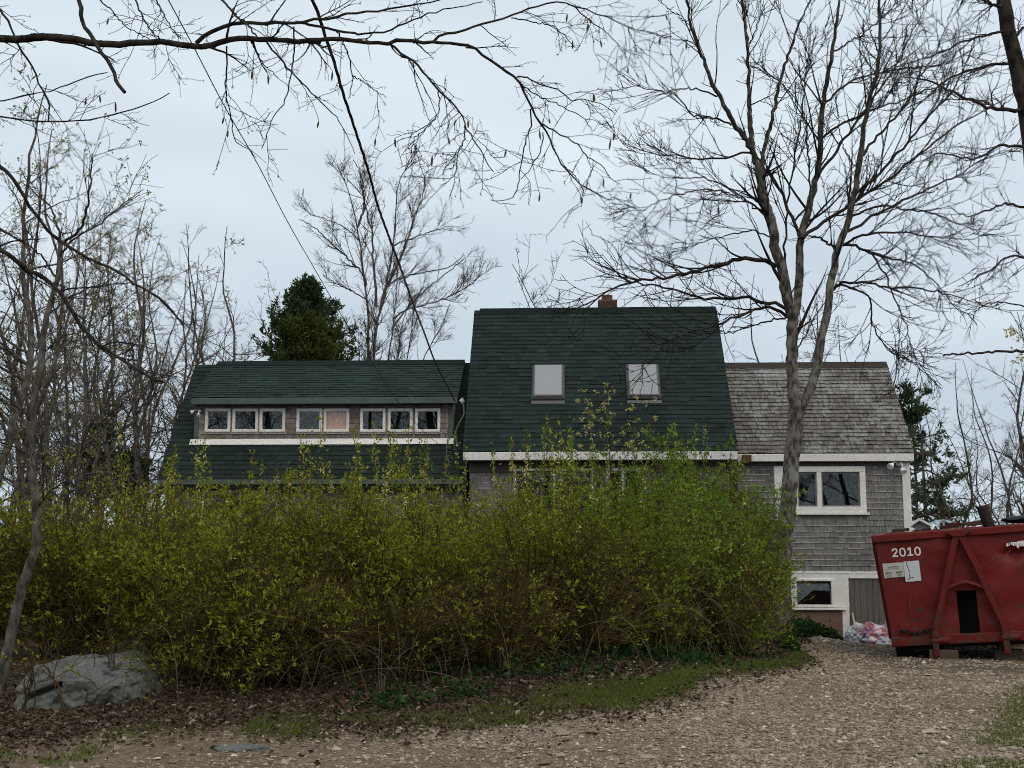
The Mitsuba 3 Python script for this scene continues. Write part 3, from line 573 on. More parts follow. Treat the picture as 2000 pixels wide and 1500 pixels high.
def wall_shingles(holder, x0, x1, z0, z1, y, expo, wmin, wmax, th, cut, bsdf, limit, zmin=-9):
    C = courses(x0, x1, z1 - z0, expo, wmin, wmax, th, hr, gap=0.005, over=1.12, jit=0.0015)
    X, W, TT, H, TH = C; ok = np.ones(len(X), bool); out = [[], [], [], [], []]
    for a in range(len(X)):
        segs = [(X[a], X[a] + W[a])]; zb, zt_ = z0 + TT[a], z0 + TT[a] + H[a]
        for (c0, d0, c1, d1) in cut:
            if zt_ > d0 + 0.01 and zb < d1 - 0.01:
                segs = [q for s_ in segs for q in ((s_[0], min(s_[1], c0)), (max(s_[0], c1), s_[1])) if q[1] - q[0] > 0.015]
        for s_ in segs:
            for o_, val in zip(out, (s_[0], s_[1] - s_[0], TT[a], H[a], TH[a])): o_.append(val)
    C = tuple(np.array(o_) for o_ in out)
    lay(holder, C, ((0, y, z0), (0, 0, 1), (0, -1, 0)), bsdf, lambda C: C[1] * C[3] + 0.02 * (z0 + C[2] > zmin), hr.uniform(0, 1, len(C[0])), limit)
wall_shingles('house__dormer_wall', dx0 + 0.107, dx1 - 0.106, zd + 0.03, zw - 0.0, yd, 0.125, 0.09, 0.24, 0.022, [(w[0], w[1] - 0.045, w[2], w[3]) for w in wins], 'mat_cedar_dormer', 300)
wall_shingles('house__wall', MB['x0'] + 0.12, MB['x1'] - 0.12, 0.4, MB['ze'] - 0.46, ym, 0.127, 0.1, 0.26, 0.014, [mdoor, mwin], 'mat_cedar_wall', 0)
wall_shingles('house__wall_001', LB['x0'] + 0.12, LB['x1'] - 0.12, 0.5, LB['ze'] - 0.2, yl_, 0.127, 0.1, 0.26, 0.014, [lwin], 'mat_cedar_wall', 0)

# --- right wing with cedar roof
yw = 0.16; ze = RB['ze']
rwin = rect(1545, 911, 1692, 1001, yw); bwin = rect(1550, 1130, 1629, 1186, yw)
door = rect(1655, 1128, 1732, 1252, yw)
x0, x1 = RB['x0'] + 0.1, hp(1777, 950, yw)[0]
_, (wx0, wx1, wz0, wz1) = shell(RB, 'wall', yw, [inner(rwin), inner(bwin), inner(door, 0.02)], 'mat_cedar_wall', x0=x0, x1=x1)
roof(RB, 'roof', 'mat_brown_trim', th=0.1)
Cr = courses(RB['x0'], RB['x1'] + 0.015, (RB['yr'] - RB['ye']) / CS, 0.1275, 0.09, 0.22, 0.036, hr, gap=0.006, jit=0.004)
lay('house__roof_002', Cr, fr(RB), 'mat_cedar_roof', lambda C: C[1] + 0.05 * (C[0] > 3.0), hr.uniform(0, 1, len(Cr[0])))
hput('roof_002__ridge_board', prism([(RB['yr'] - 0.13, RB['zr'] - 0.13 * SL + 0.06), (RB['yr'] + 0.012, RB['zr'] + 0.075), (RB['yr'] + 0.14, RB['zr'] - 0.13 * SL + 0.06), (RB['yr'] + 0.012, RB['zr'] + 0.03)], RB['x0'], RB['x1']), 'mat_ridge_board')
hput('fascia', cbx(RB['x0'] + 0.06, RB['x1'], RB['ye'] - 0.03, RB['ye'] - 0.004, ze - 0.175, ze - 0.005), 'mat_white')
hput('soffit', bx(RB['x0'] + 0.06, RB['x1'] - 0.03, RB['ye'], yw - 0.002, ze - 0.185, ze - 0.175), 'mat_brown_trim')
hput('rake_board', prism([(RB['ye'] + 0.01, RB['ze'] - 0.17), (RB['ye'] + 0.01, RB['ze'] - 0.02), (RB['yr'], RB['zr'] - 0.03), (2 * RB['yr'] - RB['ye'], RB['ze'] - 0.02), (2 * RB['yr'] - RB['ye'], RB['ze'] - 0.17), (RB['yr'], RB['zr'] - 0.2)], RB['x1'] + 0.001, RB['x1'] + 0.012), 'mat_white')
cb = hp(1762, 950, yw)[0]
hput('frieze_board', cbx(x0, cb - 0.002, yw - 0.03, yw - 0.002, ze - 0.26, ze - 0.187), 'mat_soffit')
hput('corner_board', cbx(cb, x1 + 0.01, yw - 0.036, yw + 0.14, BASE, ze - 0.187), 'mat_white')
hput('corner_board', cbx(hp(1512, 950, yw)[0], hp(1530, 950, yw)[0], yw - 0.034, yw - 0.004, hp(1520, 1010, yw)[1], ze - 0.27), 'mat_white')
window(rwin, yw, bw=0.13, depth=0.055, mull=(0.37,), label='wide dark two-pane window with thick white casing under the cedar roof')
hput('window_sill', cbx(rwin[0] - 0.04, rwin[2] + 0.06, yw - 0.10, yw - 0.002, rwin[1] - 0.055, rwin[1] - 0.003), 'mat_white')
zb1 = hp(1600, 1119, yw)[1]; zl = hp(1600, 1186, yw)[1]; xa = hp(1531, 1150, yw)[0]; xp = hp(1643, 1150, yw)[0]; xd = hp(1657, 1150, yw)[0]
hput('trim_board', cbx(xa, x1, yw - 0.05, yw - 0.004, zb1 - 0.02, zb1 + 0.03), 'mat_white')
hput('trim_panel', front_panel(xa, xd, zl, zb1 - 0.02, yw - 0.035, yw - 0.003, [bwin]), 'mat_white')
hput('trim_panel', cbx(xp, xd, yw - 0.034, yw - 0.003, BASE, zl - 0.001), 'mat_white')
hput('trim_board', cbx(xd + 0.001, x1, yw - 0.04, yw - 0.004, zb1 - 0.12, zb1 - 0.021), 'mat_white')
hput('ledge', cbx(hp(1512, 1190, yw)[0], xp + 0.08, yw - 0.10, yw - 0.036, zl - 0.06, zl - 0.01), 'mat_white')
hput('foundation_panel', bx(x0, xp - 0.002, yw - 0.024, yw - 0.003, BASE, zl - 0.06), 'mat_brown_panel')
window(bwin, yw - 0.02, bw=0.055, depth=0.04, lean=0.115, sash=False, label='basement window in the white panel above the brown foundation board')
dk = 'house__basement_door'; say(dk, 'grey weathered plank door beside the bags')
nb = 6; ws = (door[2] - xd) / nb
for j in range(nb):
    mm = cbx(xd + j * ws, xd + (j + 1) * ws - 0.005, yw + 0.0, yw + 0.05, BASE, zb1 - 0.125, 0.004)
    put(f'{dk}__plank', xf(mm, HM), 'mat_plank', uv=np.repeat([[hr.uniform(0, 1), 0.5]], len(mm.vertices), 0))
wall_shingles('house__wall_002', x0, cb - 0.002, zb1 + 0.03, ze - 0.26, yw, 0.1275, 0.1, 0.24, 0.024, [(rwin[0], rwin[1] - 0.055, rwin[2], rwin[3])], 'mat_cedar_wall', 300)
# pale butt edges where old shingles have worn, as slim strips of bare wood
# deck rail in front of the glass door
rl = thing('deck_railing', 'dark deck railing seen through the shrubs in front of the glass door', 'railing')
ra, rb = hp(1020, 943, -0.9), hp(1168, 943, -0.9)
put(f'{rl}__rail', xf(cbx(ra[0], rb[0], -0.94, -0.88, ra[1] - 0.03, ra[1] + 0.03), HM), 'mat_black')
for t in np.linspace(0.02, 0.98, 12): put(f'{rl}__baluster', xf(bx(ra[0] + (rb[0] - ra[0]) * t - 0.012, ra[0] + (rb[0] - ra[0]) * t + 0.012, -0.925, -0.9, 0.2, ra[1] - 0.031), HM), 'mat_black')
for t in (0.0, 0.5, 1.0): put(f'{rl}__post', xf(bx(ra[0] + (rb[0] - ra[0]) * t - 0.04, ra[0] + (rb[0] - ra[0]) * t + 0.04, -1.03, -0.945, -0.2, ra[1] + 0.02), HM), 'mat_black')
put(f'{rl}__deck', xf(bx(ra[0] - 0.6, rb[0] + 0.8, -1.05, ym - 0.02, 0.08, 0.18), HM), 'mat_timber')
# brick-coloured block at the roof joint
kx, kz = hp(1443, 890, -0.1); 
hput('end_block', cbx(kx + 0.08, kx + 0.28, -0.14, 0.05, kz - 0.16, kz + 0.02, 0.01), 'mat_brick', uv=np.full((len(cbx(0, 1, 0, 1, 0, 1, 0.01).vertices), 2), 0.6))

# service mast and cables
hw = [hp(x, y, -0.12) for x, y in ((893, 868), (890, 845), (897, 826), (906, 806), (905, 790), (902, 782))]
P = resample([[a, -0.12, b] for a, b in hw], 24)
hput('service_conduit', tubes(P[None], np.full((1, 24), 0.017), 8), 'mat_conduit', smooth=True)
a, b = hp(903, 783, -0.12)
wh = trimesh.creation.cylinder(0.06, 0.09, sections=14); wh.apply_transform(trimesh.transformations.rotation_matrix(0.9, [0, 1, 0])); wh.apply_translation([a, -0.12, b])
hput('weatherhead', wh, 'mat_metal_grey', smooth=30)
P = resample([[hp(x, y, -0.1)[0], -0.1, hp(x, y, -0.1)[1]] for x, y in ((888, 848), (875, 862), (872, 880), (878, 905))], 16)
hput('service_conduit', tubes(P[None], np.full((1, 16), 0.014), 6), 'mat_conduit', smooth=True)
def cable(key, pix, Y0, Y1, r, label, twist=0.0, back=None, end=None):
    pix = np.array(pix, float); d = np.r_[0, np.cumsum(np.linalg.norm(np.diff(pix, axis=0), axis=1))]; d /= d[-1]
    Y = 1 / ((1 - d) / Y0 + d / Y1)
    P = U(pix[:, 0], pix[:, 1], Y); v = P[0] - P[1]
    P = np.vstack([[P[0] + v / np.linalg.norm(v) * k + [0, 0, 0.002 * k * k] for k in (24, 12, 5)], P])
    P = resample(P, 240); rr_ = np.full((1, 240), r)
    if twist:
        t = np.linspace(0, 1, 240); L = np.linalg.norm(np.diff(P, axis=0), axis=1).sum()
        ms = []
        for k in range(3):
            a = t * L * 2 * np.pi / twist + k * 2.094
            Q = resample(P, 900); tt = np.linspace(0, 1, 900); aa = tt * L * 2 * np.pi / twist + k * 2.094
            Q = Q + np.stack([np.cos(aa) * r * 1.05, 0 * aa, np.sin(aa) * r * 1.05], -1)
            ms.append(tubes(Q[None], np.full((1, 900), r), 6))
        return put(key, cat_(ms), 'mat_black', smooth=True, label=label, cat='cable')
    return put(key, tubes(P[None], rr_, 6), 'mat_black', smooth=True, label=label, cat='cable')
cable('power_cable', [(610, 0), (621, 25), (635, 70), (652, 119), (670, 182), (684, 224), (701, 276), (719, 332), (736, 395), (757, 455), (780, 517), (804, 585), (828, 648), (849, 705), (870, 747), (889, 783)], 10.0, 26.9, 0.0082,
      'thick twisted black power cable dropping from the top of the sky to the roof joint', twist=0.9)
cable('telephone_wire', [(329, 0), (378, 91), (430, 192), (504, 322), (560, 430), (612, 521), (672, 624), (729, 711), (774, 780), (820, 835), (862, 872)], 10.5, 27.0, 0.0055,
      'thin straight black wire running from the upper left down to the dormer')
# floodlights
def flood(px, py, yl, label, s=1.0):
    k = thing('flood_light', label, 'flood light', 'flood lights on the house corners'); x, z = hp(px, py, yl)
    def P(m): return xf(m, HM)
    pl = trimesh.creation.cylinder(0.06 * s, 0.05, sections=16); pl.apply_transform(trimesh.transformations.rotation_matrix(math.pi / 2, [1, 0, 0])); pl.apply_translation([x, yl - 0.028, z])
    put(f'{k}__base', P(pl), 'mat_white_frame', smooth=30)
    for sx, dz in ((-1, -0.05), (0.2, -0.16)):
        e = np.array([x + sx * 0.2 * s, yl - 0.2, z + dz * s])
        put(f'{k}__arm', P(tubes(resample([[x, yl - 0.05, z], [x + sx * 0.08, yl - 0.1, z + 0.02], e], 8)[None], np.full((1, 8), 0.014 * s), 6)), 'mat_white_frame', smooth=True)
        prof = np.array([[0.001, -0.06], [0.03, -0.055], [0.045, -0.02], [0.075, 0.07], [0.07, 0.075], [0.001, 0.06]]) * s
        lm = trimesh.creation.revolve(prof, sections=18); dirv = nrm(np.array([sx * 0.7, -0.5, -0.55]))
        lm.apply_transform(trimesh.geometry.align_vectors([0, 0, 1], dirv)); lm.apply_translation(e)
        put(f'{k}__lamp', P(lm), 'mat_white_frame', smooth=30)
flood(1754, 905, yw, 'white twin flood light under the cedar roof corner')
flood(391, 803, yd - 0.03, 'small twin flood light at the left corner of the dormer', 0.6)

# ---------------------------------------------------------------- dumpster
dmp = thing('dumpster', 'large red rust-stained roll-off dumpster numbered 2010 at the right edge of the driveway', 'dumpster')
PSI, ROLL = math.radians(18), math.radians(4.6)
ex = np.array([math.cos(PSI) * math.cos(ROLL), -math.sin(PSI) * math.cos(ROLL), math.sin(ROLL)]); ey = np.array([math.sin(PSI), math.cos(PSI), 0]); ez = np.cross(ex, ey)
DC = U(1706, 1046, 18.0)                                     # upper left front corner of the rim
DW, DH, DL = 2.48, 1.63, 6.0
DM = np.eye(4); DM[:3, 0], DM[:3, 1], DM[:3, 2] = ex, ey, ez; DM[:3, 3] = DC - ez * DH   # local: x 0..DW, y depth, z 0..DH
def dpx(px, py, yl=0.0):
    """Local (x, z) of a photo pixel on the dumpster's front plane."""
    u, v = (px - 1000) / F, (750 - py) / F; d = np.array([u, CP - v * SP, SP + v * CP]); o = DM[:3, 3] + ey * yl
    k = ((o - [0, 0, EYE]) @ ey) / (d @ ey); p = np.array([0, 0, EYE]) + d * k - DM[:3, 3]
    return p @ ex, p @ ez
def dput(key, m, b, **k): return put(f'{dmp}__{key}', xf(m, DM), b, **k)
fl_ = 0.095                                                  # flare of the sides
def plate(pts, y0, y1):
    m = trimesh.creation.extrude_polygon(Polygon(pts), y1 - y0, engine='earcut'); v = m.vertices
    m.vertices = np.stack([v[:, 0], y1 - v[:, 2], v[:, 1]], 1); return m
slot = [dpx(x, y) for x, y in ((1867, 1154), (1906, 1153), (1915, 1236), (1876, 1238))]
front = Polygon([(fl_, 0.0), (DW - fl_, 0.0), (DW - 0.01, DH - 0.1), (0.01, DH - 0.1)]).difference(Polygon(slot))
fm = trimesh.creation.extrude_polygon(front, 0.05, engine='earcut'); v = fm.vertices; fm.vertices = np.stack([v[:, 0], 0.05 - v[:, 2], v[:, 1]], 1)
fv, ff = trimesh.remesh.subdivide_to_size(fm.vertices, fm.faces, 0.09); fm = trimesh.Trimesh(fv, ff, process=True)
dent = (meshkit.fbm(fm.vertices * [2.2, 0, 2.2], 3, 31) - 0.5) * 0.07
gx_, gz_ = dpx(1983, 1082); dent -= -0.10 * np.exp(-((fm.vertices[:, 0] - gx_) ** 2 / 0.02 + (fm.vertices[:, 2] - gz_) ** 2 / 0.006))
edge = np.clip(np.minimum(fm.vertices[:, 0] - 0.1, DW - 0.1 - fm.vertices[:, 0]) * 6, 0, 1)
fm.vertices[:, 1] += dent * edge
dput('front_panel', fm, 'mat_red_paint', smooth=30)
sx = [q[0] for q in slot]; sz = [q[1] for q in slot]; a0, a1, c0, c1 = min(sx) - 0.03, max(sx) + 0.03, min(sz) - 0.03, max(sz) + 0.03
dput('hook_pocket', cat_([bx(a0, a1, 0.45, 0.47, c0, c1), bx(a0 - 0.02, a0, 0.051, 0.47, c0, c1), bx(a1, a1 + 0.02, 0.051, 0.47, c0, c1), bx(a0, a1, 0.051, 0.449, c1, c1 + 0.02), bx(a0, a1, 0.051, 0.449, c0 - 0.02, c0)]), 'mat_dark_steel')
for s_, nm in ((0, 'side_panel'), (1, 'side_panel')):
    xa_, xb_ = (0.01, fl_) if s_ == 0 else (DW - 0.01, DW - fl_)
    t_ = 0.05 * (1 if s_ == 0 else -1)
    v = np.array([[xb_, 0.051, 0], [xb_ + t_, 0.051, 0], [xb_ + t_, DL, 0], [xb_, DL, 0], [xa_, 0.051, DH - 0.1], [xa_ + t_, 0.051, DH - 0.1], [xa_ + t_, DL, DH - 0.1], [xa_, DL, DH - 0.1]])
    dput(nm, trimesh.Trimesh(v, BF if s_ == 0 else BF[:, ::-1], process=False), 'mat_red_paint')
    for yy in np.arange(0.7, DL, 0.6):
        w_ = v.copy(); sg = -1 if s_ == 0 else 1
        q = np.array([[xb_ + sg * 0.06, yy, 0.02], [xb_, yy, 0.02], [xb_, yy + 0.09, 0.02], [xb_ + sg * 0.06, yy + 0.09, 0.02], [xa_ + sg * 0.06, yy, DH - 0.11], [xa_, yy, DH - 0.11], [xa_, yy + 0.09, DH - 0.11], [xa_ + sg * 0.06, yy + 0.09, DH - 0.11]])
        dput('rib', trimesh.Trimesh(q, BF if s_ == 0 else BF[:, ::-1], process=False), 'mat_red_paint')
dput('back_panel', bx(0.06, DW - 0.06, DL - 0.05, DL, 0.0, DH - 0.1), 'mat_red_paint')
dput('floor', bx(fl_, DW - fl_, 0.052, DL - 0.052, 0.0, 0.05), 'mat_rust')
dput('rim', cat_([cbx(-0.03, DW + 0.03, -0.05, 0.06, DH - 0.11, DH, 0.012), cbx(-0.03, 0.09, 0.061, DL, DH - 0.11, DH - 0.001, 0.012), cbx(DW - 0.09, DW + 0.03, 0.061, DL, DH - 0.11, DH - 0.001, 0.012), cbx(0.091, DW - 0.091, DL - 0.1, DL, DH - 0.11, DH - 0.002, 0.012)]), 'mat_red_paint')
dput('bottom_rail', cbx(fl_ - 0.02, DW - fl_ + 0.02, -0.035, 0.0, -0.03, 0.11, 0.01), 'mat_red_paint')
def bar(pts, w, y0, y1):
    from shapely.geometry import LineString
    m = plate(LineString(pts).buffer(w / 2, cap_style=2, join_style=1).exterior.coords, y0, y1); return m
AL = [dpx(x, y) for x, y in ((1868, 1040), (1852, 1110), (1838, 1180), (1828, 1222), (1827, 1245))]
AR = [dpx(x, y) for x, y in ((1873, 1040), (1905, 1100), (1934, 1165), (1959, 1215), (1966, 1245))]
dput('hook_frame_rail', bar(AL, 0.085, -0.11, -0.002), 'mat_red_rusty')
dput('hook_frame_rail', bar(AR, 0.085, -0.112, -0.004), 'mat_red_rusty')
CB = [dpx(x, y) for x, y in ((1843, 1153), (1868, 1141), (1883, 1137), (1898, 1140), (1928, 1151))]
dput('cross_bar', tubes(resample([[a, -0.075, b] for a, b in CB], 24)[None], np.full((1, 24), 0.032), 8), 'mat_red_rusty', smooth=True)
a = dpx(1846, 1040); b = dpx(1897, 1036); c = dpx(1882, 1046); d = dpx(1862, 1048)
dput('apex_plate', plate([a, b, c, d], -0.14, -0.052), 'mat_red_rusty')
for x_ in (1828, 1966):
    q = dpx(x_, 1250)
    cy = trimesh.creation.cylinder(0.055, 0.24, sections=16); cy.apply_transform(trimesh.transformations.rotation_matrix(math.pi / 2, [0, 1, 0])); cy.apply_translation([q[0] + 0.06, -0.06, 0.03])
    dput('roller', cy, 'mat_red_rusty', smooth=30)
    dput('roller_bracket', cbx(q[0] - 0.055, q[0] + 0.03, -0.10, 0.05, -0.20, 0.12, 0.01), 'mat_red_rusty')
# understructure
for xx in (0.80, 1.56): dput('skid_beam', bx(xx, xx + 0.12, 0.05, DL, -0.16, -0.002), 'mat_dark_steel')
for yy in np.arange(0.2, DL, 0.7): dput('cross_member', bx(fl_ + 0.02, DW - fl_ - 0.02, yy, yy + 0.08, -0.10, -0.003), 'mat_dark_steel')
for xx in (0.12, 0.62, DW - 0.42):
    cy = trimesh.creation.cylinder(0.12, 0.26, sections=20); cy.apply_transform(trimesh.transformations.rotation_matrix(math.pi / 2, [0, 1, 0])); cy.apply_translation([xx + 0.13, 0.45, -0.14])
    dput('wheel', cy, 'mat_dark_steel', smooth=30)
# number and stickers
def onto(m, px, py, y):
    x_, z_ = dpx(px, py); m = m.copy(); v = m.vertices; m.vertices = np.stack([x_ + v[:, 0], y - v[:, 2], z_ + v[:, 1]], 1); return m
dput('number', onto(meshkit.text_mesh('2010', 0.122, 0.004, bold=True), 1741, 1088, -0.002), 'mat_number_white', label='white number 2010')
def sticker(key, corners, y, b, **k): return dput(key, plate([dpx(*c) for c in corners], y - 0.003, y), b, **k)
sk = sticker('sticker', [(1724, 1131.5), (1762, 1127.5), (1766, 1126), (1766.5, 1126.5), (1766, 1128), (1767.5, 1126.4), (1766, 1126)][:0] or [(1723.5, 1101), (1763.5, 1098), (1767, 1126), (1727.5, 1129.5)], -0.004, 'mat_paper', label='grey printed sticker under the number')
def mark(c, b='mat_ink', y=-0.0075): sticker('sticker__print', c, y, b)
mark([(1729, 1118.6), (1741.5, 1117.4), (1741.8, 1119.4), (1729.3, 1120.8)]); mark([(1749.5, 1117), (1762, 1115.6), (1762.3, 1117.7), (1749.8, 1119.2)])
for k in range(4): mark([(1731 + 0.3 * k, 1122 + 1.7 * k), (1741.5, 1121 + 1.7 * k), (1741.6, 1121.8 + 1.7 * k), (1731.1 + 0.3 * k, 1122.8 + 1.7 * k)], 'mat_ink_pale'); mark([(1752, 1120.3 + 1.6 * k), (1762, 1119.2 + 1.6 * k), (1762.1, 1120 + 1.6 * k), (1752.1, 1121.1 + 1.6 * k)], 'mat_ink_pale')
mark([(1733, 1109), (1741, 1106), (1752, 1105.2), (1756, 1107.5), (1756, 1108.6), (1745, 1107.6), (1733.5, 1110.4)], 'mat_ink_pale'); mark([(1735, 1111.2), (1755, 1109.2), (1755, 1110), (1735, 1112.1)], 'mat_ink_pale')
for q in ((1731, 1112), (1745, 1111), (1752.5, 1110.5)): mark([q, (q[0] + 1.6, q[1] - 0.2), (q[0] + 1.8, q[1] + 2.6), (q[0] + 0.2, q[1] + 2.8)], 'mat_ink_pale')
sticker('sticker', [(1764, 1097), (1794.5, 1094.5), (1799.6, 1134), (1769, 1136.6)], -0.009, 'mat_paper_blue', label='pale creased paper sheet taped beside the sticker')
ln = [dpx(x, y) for x, y in ((1770, 1096.8), (1771.5, 1104), (1775, 1113), (1776.8, 1120), (1777, 1129.5))]
dput('sticker_001__crease', bar(ln, 0.011, -0.0135, -0.0125), 'mat_ink')
ln = [dpx(x, y) for x, y in ((1773.5, 1132), (1777, 1129.5), (1785, 1127.2))]
dput('sticker_001__crease', bar(ln, 0.012, -0.0137, -0.0127), 'mat_ink')
# torn white company sticker: irregular strips with broken dark letter strokes
for c in ([(1965, 1062), (1968, 1060.5), (1969.5, 1066), (1965.8, 1068)], [(1969.6, 1060.6), (1971.6, 1059.6), (1972.8, 1064.5), (1970.4, 1066)], [(1973.4, 1058.8), (1986, 1058.6), (1986.6, 1061.6), (1984, 1061.9), (1983, 1066), (1978, 1066), (1974.5, 1062.6)], [(1986.8, 1057), (2009, 1055), (2010, 1066), (1990, 1067), (1989, 1071.4), (1986, 1069), (1984.5, 1064)]):
    sticker('torn_sticker', c, -0.012, 'mat_number_white', label='torn remains of a white lettered sticker')
for x_ in (1977, 1980.5, 1990.5, 1993, 1996, 2000): sticker('torn_sticker__stroke', [(x_, 1061.5), (x_ + 0.8, 1061.4), (x_ + 1.3, 1066), (x_ + 0.5, 1066.1)], -0.0155, 'mat_ink_pale')
tx = meshkit.text_mesh('yndom', 0.05, 0.002, bold=True)
for pts in ([(1933, 1097), (1944, 1091), (1957, 1087), (1966, 1083), (1972, 1074)], [(1943, 1084), (1952, 1087), (1964, 1085)], [(1983, 1026), (1981, 1038), (1978, 1048)], [(1906, 1040), (1911, 1038), (1915, 1037)], [(1779, 1165), (1777, 1180), (1779, 1200)], [(1790, 1168), (1788, 1176)]):
    dput('scratch', tubes(resample([[dpx(*q)[0], -0.004, dpx(*q)[1]] for q in pts], 14, 0.002, np.random.default_rng(5))[None], np.full((1, 14), 0.0045), 4), 'mat_scratch')
ln = resample([[dpx(*q)[0], -0.039, dpx(*q)[1]] for q in [(1757, 1231), (1772, 1233), (1785, 1236), (1797, 1235), (1808, 1231), (1818, 1229)]], 30, 0.004, np.random.default_rng(6))
dput('torn_edge', tubes(ln[None], np.array([0.006 + 0.022 * abs(math.sin(k * 0.45)) for k in range(30)])[None], 6), 'mat_dark_steel')
# timber blocks under it
for k, (px, lab) in enumerate(((1843, 'sawn timber block under the left rail of the dumpster'), (1970, 'sawn timber block under the right rail of the dumpster'))):
    p = U(px, 1280, 17.75); gz0 = ground_z(p[0], p[1]); m = cbx(-0.2, 0.2, -0.09, 0.14, 0, 0.15, 0.008)
    m.apply_transform(trimesh.transformations.rotation_matrix(-PSI, [0, 0, 1])); m.apply_translation([p[0], p[1], gz0 - 0.01])
    put('timber_block', m, 'mat_timber', label=lab, cat='timber block', group='timber blocks under the dumpster')
# rubbish heaped in it (dumpster axes)
def junk(key, m, b, label, cat, **k): return put(key, xf(m, DM), b, label=label, cat=cat, **k)
heap = trimesh.creation.icosphere(4, 1.0); v = heap.vertices * [1.02, 2.6, 0.5]; v += (meshkit.fbm(v * 3.0, 3, 17)[:, None] - 0.5) * 0.3; v[:, 2] = np.maximum(v[:, 2], -0.4); heap.vertices = v + [DW / 2, 3.0, DH - 0.52]
junk('rubbish_heap', heap, 'mat_scrap_wood', 'brown heap of mixed rubbish filling the dumpster below its rim', 'rubbish heap', smooth=40, kind='stuff')
def rot(m, ax, deg, at): m.apply_transform(trimesh.transformations.rotation_matrix(math.radians(deg), ax)); m.apply_translation(at); return m
q = dpx(1795, 1028, 0.5); pan = cat_([cbx(-0.22, 0.22, -0.14, 0.14, -0.008, 0.0, 0.003), bx(-0.22, 0.22, -0.15, -0.13, 0.0, 0.06), bx(-0.22, 0.22, 0.13, 0.15, 0.0, 0.06)])
pan2 = cat_([bx(-0.16, 0.0, -0.01, 0.3, -0.012, 0.012)])
a = dpx(1776, 1028, 0.4); b = dpx(1795, 1014, 0.4); c = dpx(1820, 1027, 0.4); d = dpx(1795, 1036, 0.4)
pk = thing('tilted_tray', 'pale open metal tray tipped on edge above the left rim of the dumpster', 'tray')
put(f'{pk}__base', xf(plate([a, b, c, d], 0.42, 0.43), DM), 'mat_metal_grey')
put(f'{pk}__edge', xf(bar([a, b, c], 0.035, 0.30, 0.419), DM), 'mat_white')
hz = [dpx(x, y, 0.7) for x, y in ((1789, 1026), (1793, 1013), (1803, 1007), (1813, 1009), (1820, 1018), (1823, 1028))]
junk('hose', tubes(resample([[x_, 0.7, z_] for x_, z_ in hz], 30)[None], np.full((1, 30), 0.02), 8), 'mat_black', 'black hose bent in an arch behind the tipped tray', 'hose', smooth=True)
bl = [dpx(x, y, 0.3) for x, y in ((1812, 1022), (1828, 1016), (1845, 1015), (1866, 1019), (1868, 1021), (1846, 1020), (1845, 1027), (1842, 1027), (1841, 1021), (1832, 1021), (1836, 1032), (1832, 1034), (1827, 1026), (1822, 1035), (1818, 1034), (1820, 1026))]
bm = plate(bl, 0.30, 0.34); v_, f_ = trimesh.remesh.subdivide_to_size(bm.vertices, bm.faces, 0.03); bm = trimesh.Trimesh(v_, f_); bm.vertices[:, 1] += (meshkit.fbm(bm.vertices * [9, 0, 9], 3, 4) - 0.5) * 0.12
junk('plastic_sheet', bm, 'mat_blue_plastic', 'crumpled light blue plastic sheet draped over the rubbish', 'plastic sheet', smooth=40)
for k, (pts, yy, b, lab) in enumerate((([(1742, 1034), (1775, 1031), (1776, 1037), (1742, 1041)], 0.35, 'mat_scrap_wood', 'brown board lying along the left end of the dumpster rim'), ([(1836, 1028), (1870, 1018), (1885, 1027), (1840, 1034)], 0.5, 'mat_rust', 'rusty bent sheet under the blue plastic'), ([(1874, 1022), (1934, 1013), (1948, 1020), (1900, 1028)], 0.6, 'mat_scrap_wood', 'long brown board beside the upright rusty pipe'))):
    junk('scrap_board', plate([dpx(*c, yy) for c in pts], yy, yy + 0.25), b, lab, 'board')
pp = thing('rusty_pipe', 'upright rusty stove pipe sticking out of the dumpster', 'pipe')
a = dpx(1928, 1016, 0.55); c = dpx(1922, 990, 0.55); Lp = math.hypot(c[0] - a[0], c[1] - a[1])
cyl = trimesh.creation.annulus(0.065, 0.082, Lp + 0.15, sections=20); rot(cyl, [0, 1, 0], -12, [(a[0] + c[0]) / 2, 0.62, (a[1] + c[1]) / 2 - 0.05]); put(f'{pp}__tube', xf(cyl, DM), 'mat_dark_steel', smooth=30)
cyl = trimesh.creation.annulus(0.066, 0.09, 0.045, sections=20); rot(cyl, [0, 1, 0], -12, [c[0], 0.62, c[1]]); put(f'{pp}__collar', xf(cyl, DM), 'mat_rust', smooth=30)
q = dpx(1993, 1014, 0.4); cu = trimesh.creation.icosphere(3, 1.0); cu.vertices = cu.vertices * [0.26, 0.2, 0.055] * (0.8 + 0.4 * meshkit.noise(cu.vertices * 2.4, 2)[:, None]) + [q[0], 0.45, q[1]]
junk('black_bag', cu, 'mat_black', 'flat black bag on the right end of the dumpster rim', 'bag', smooth=True)

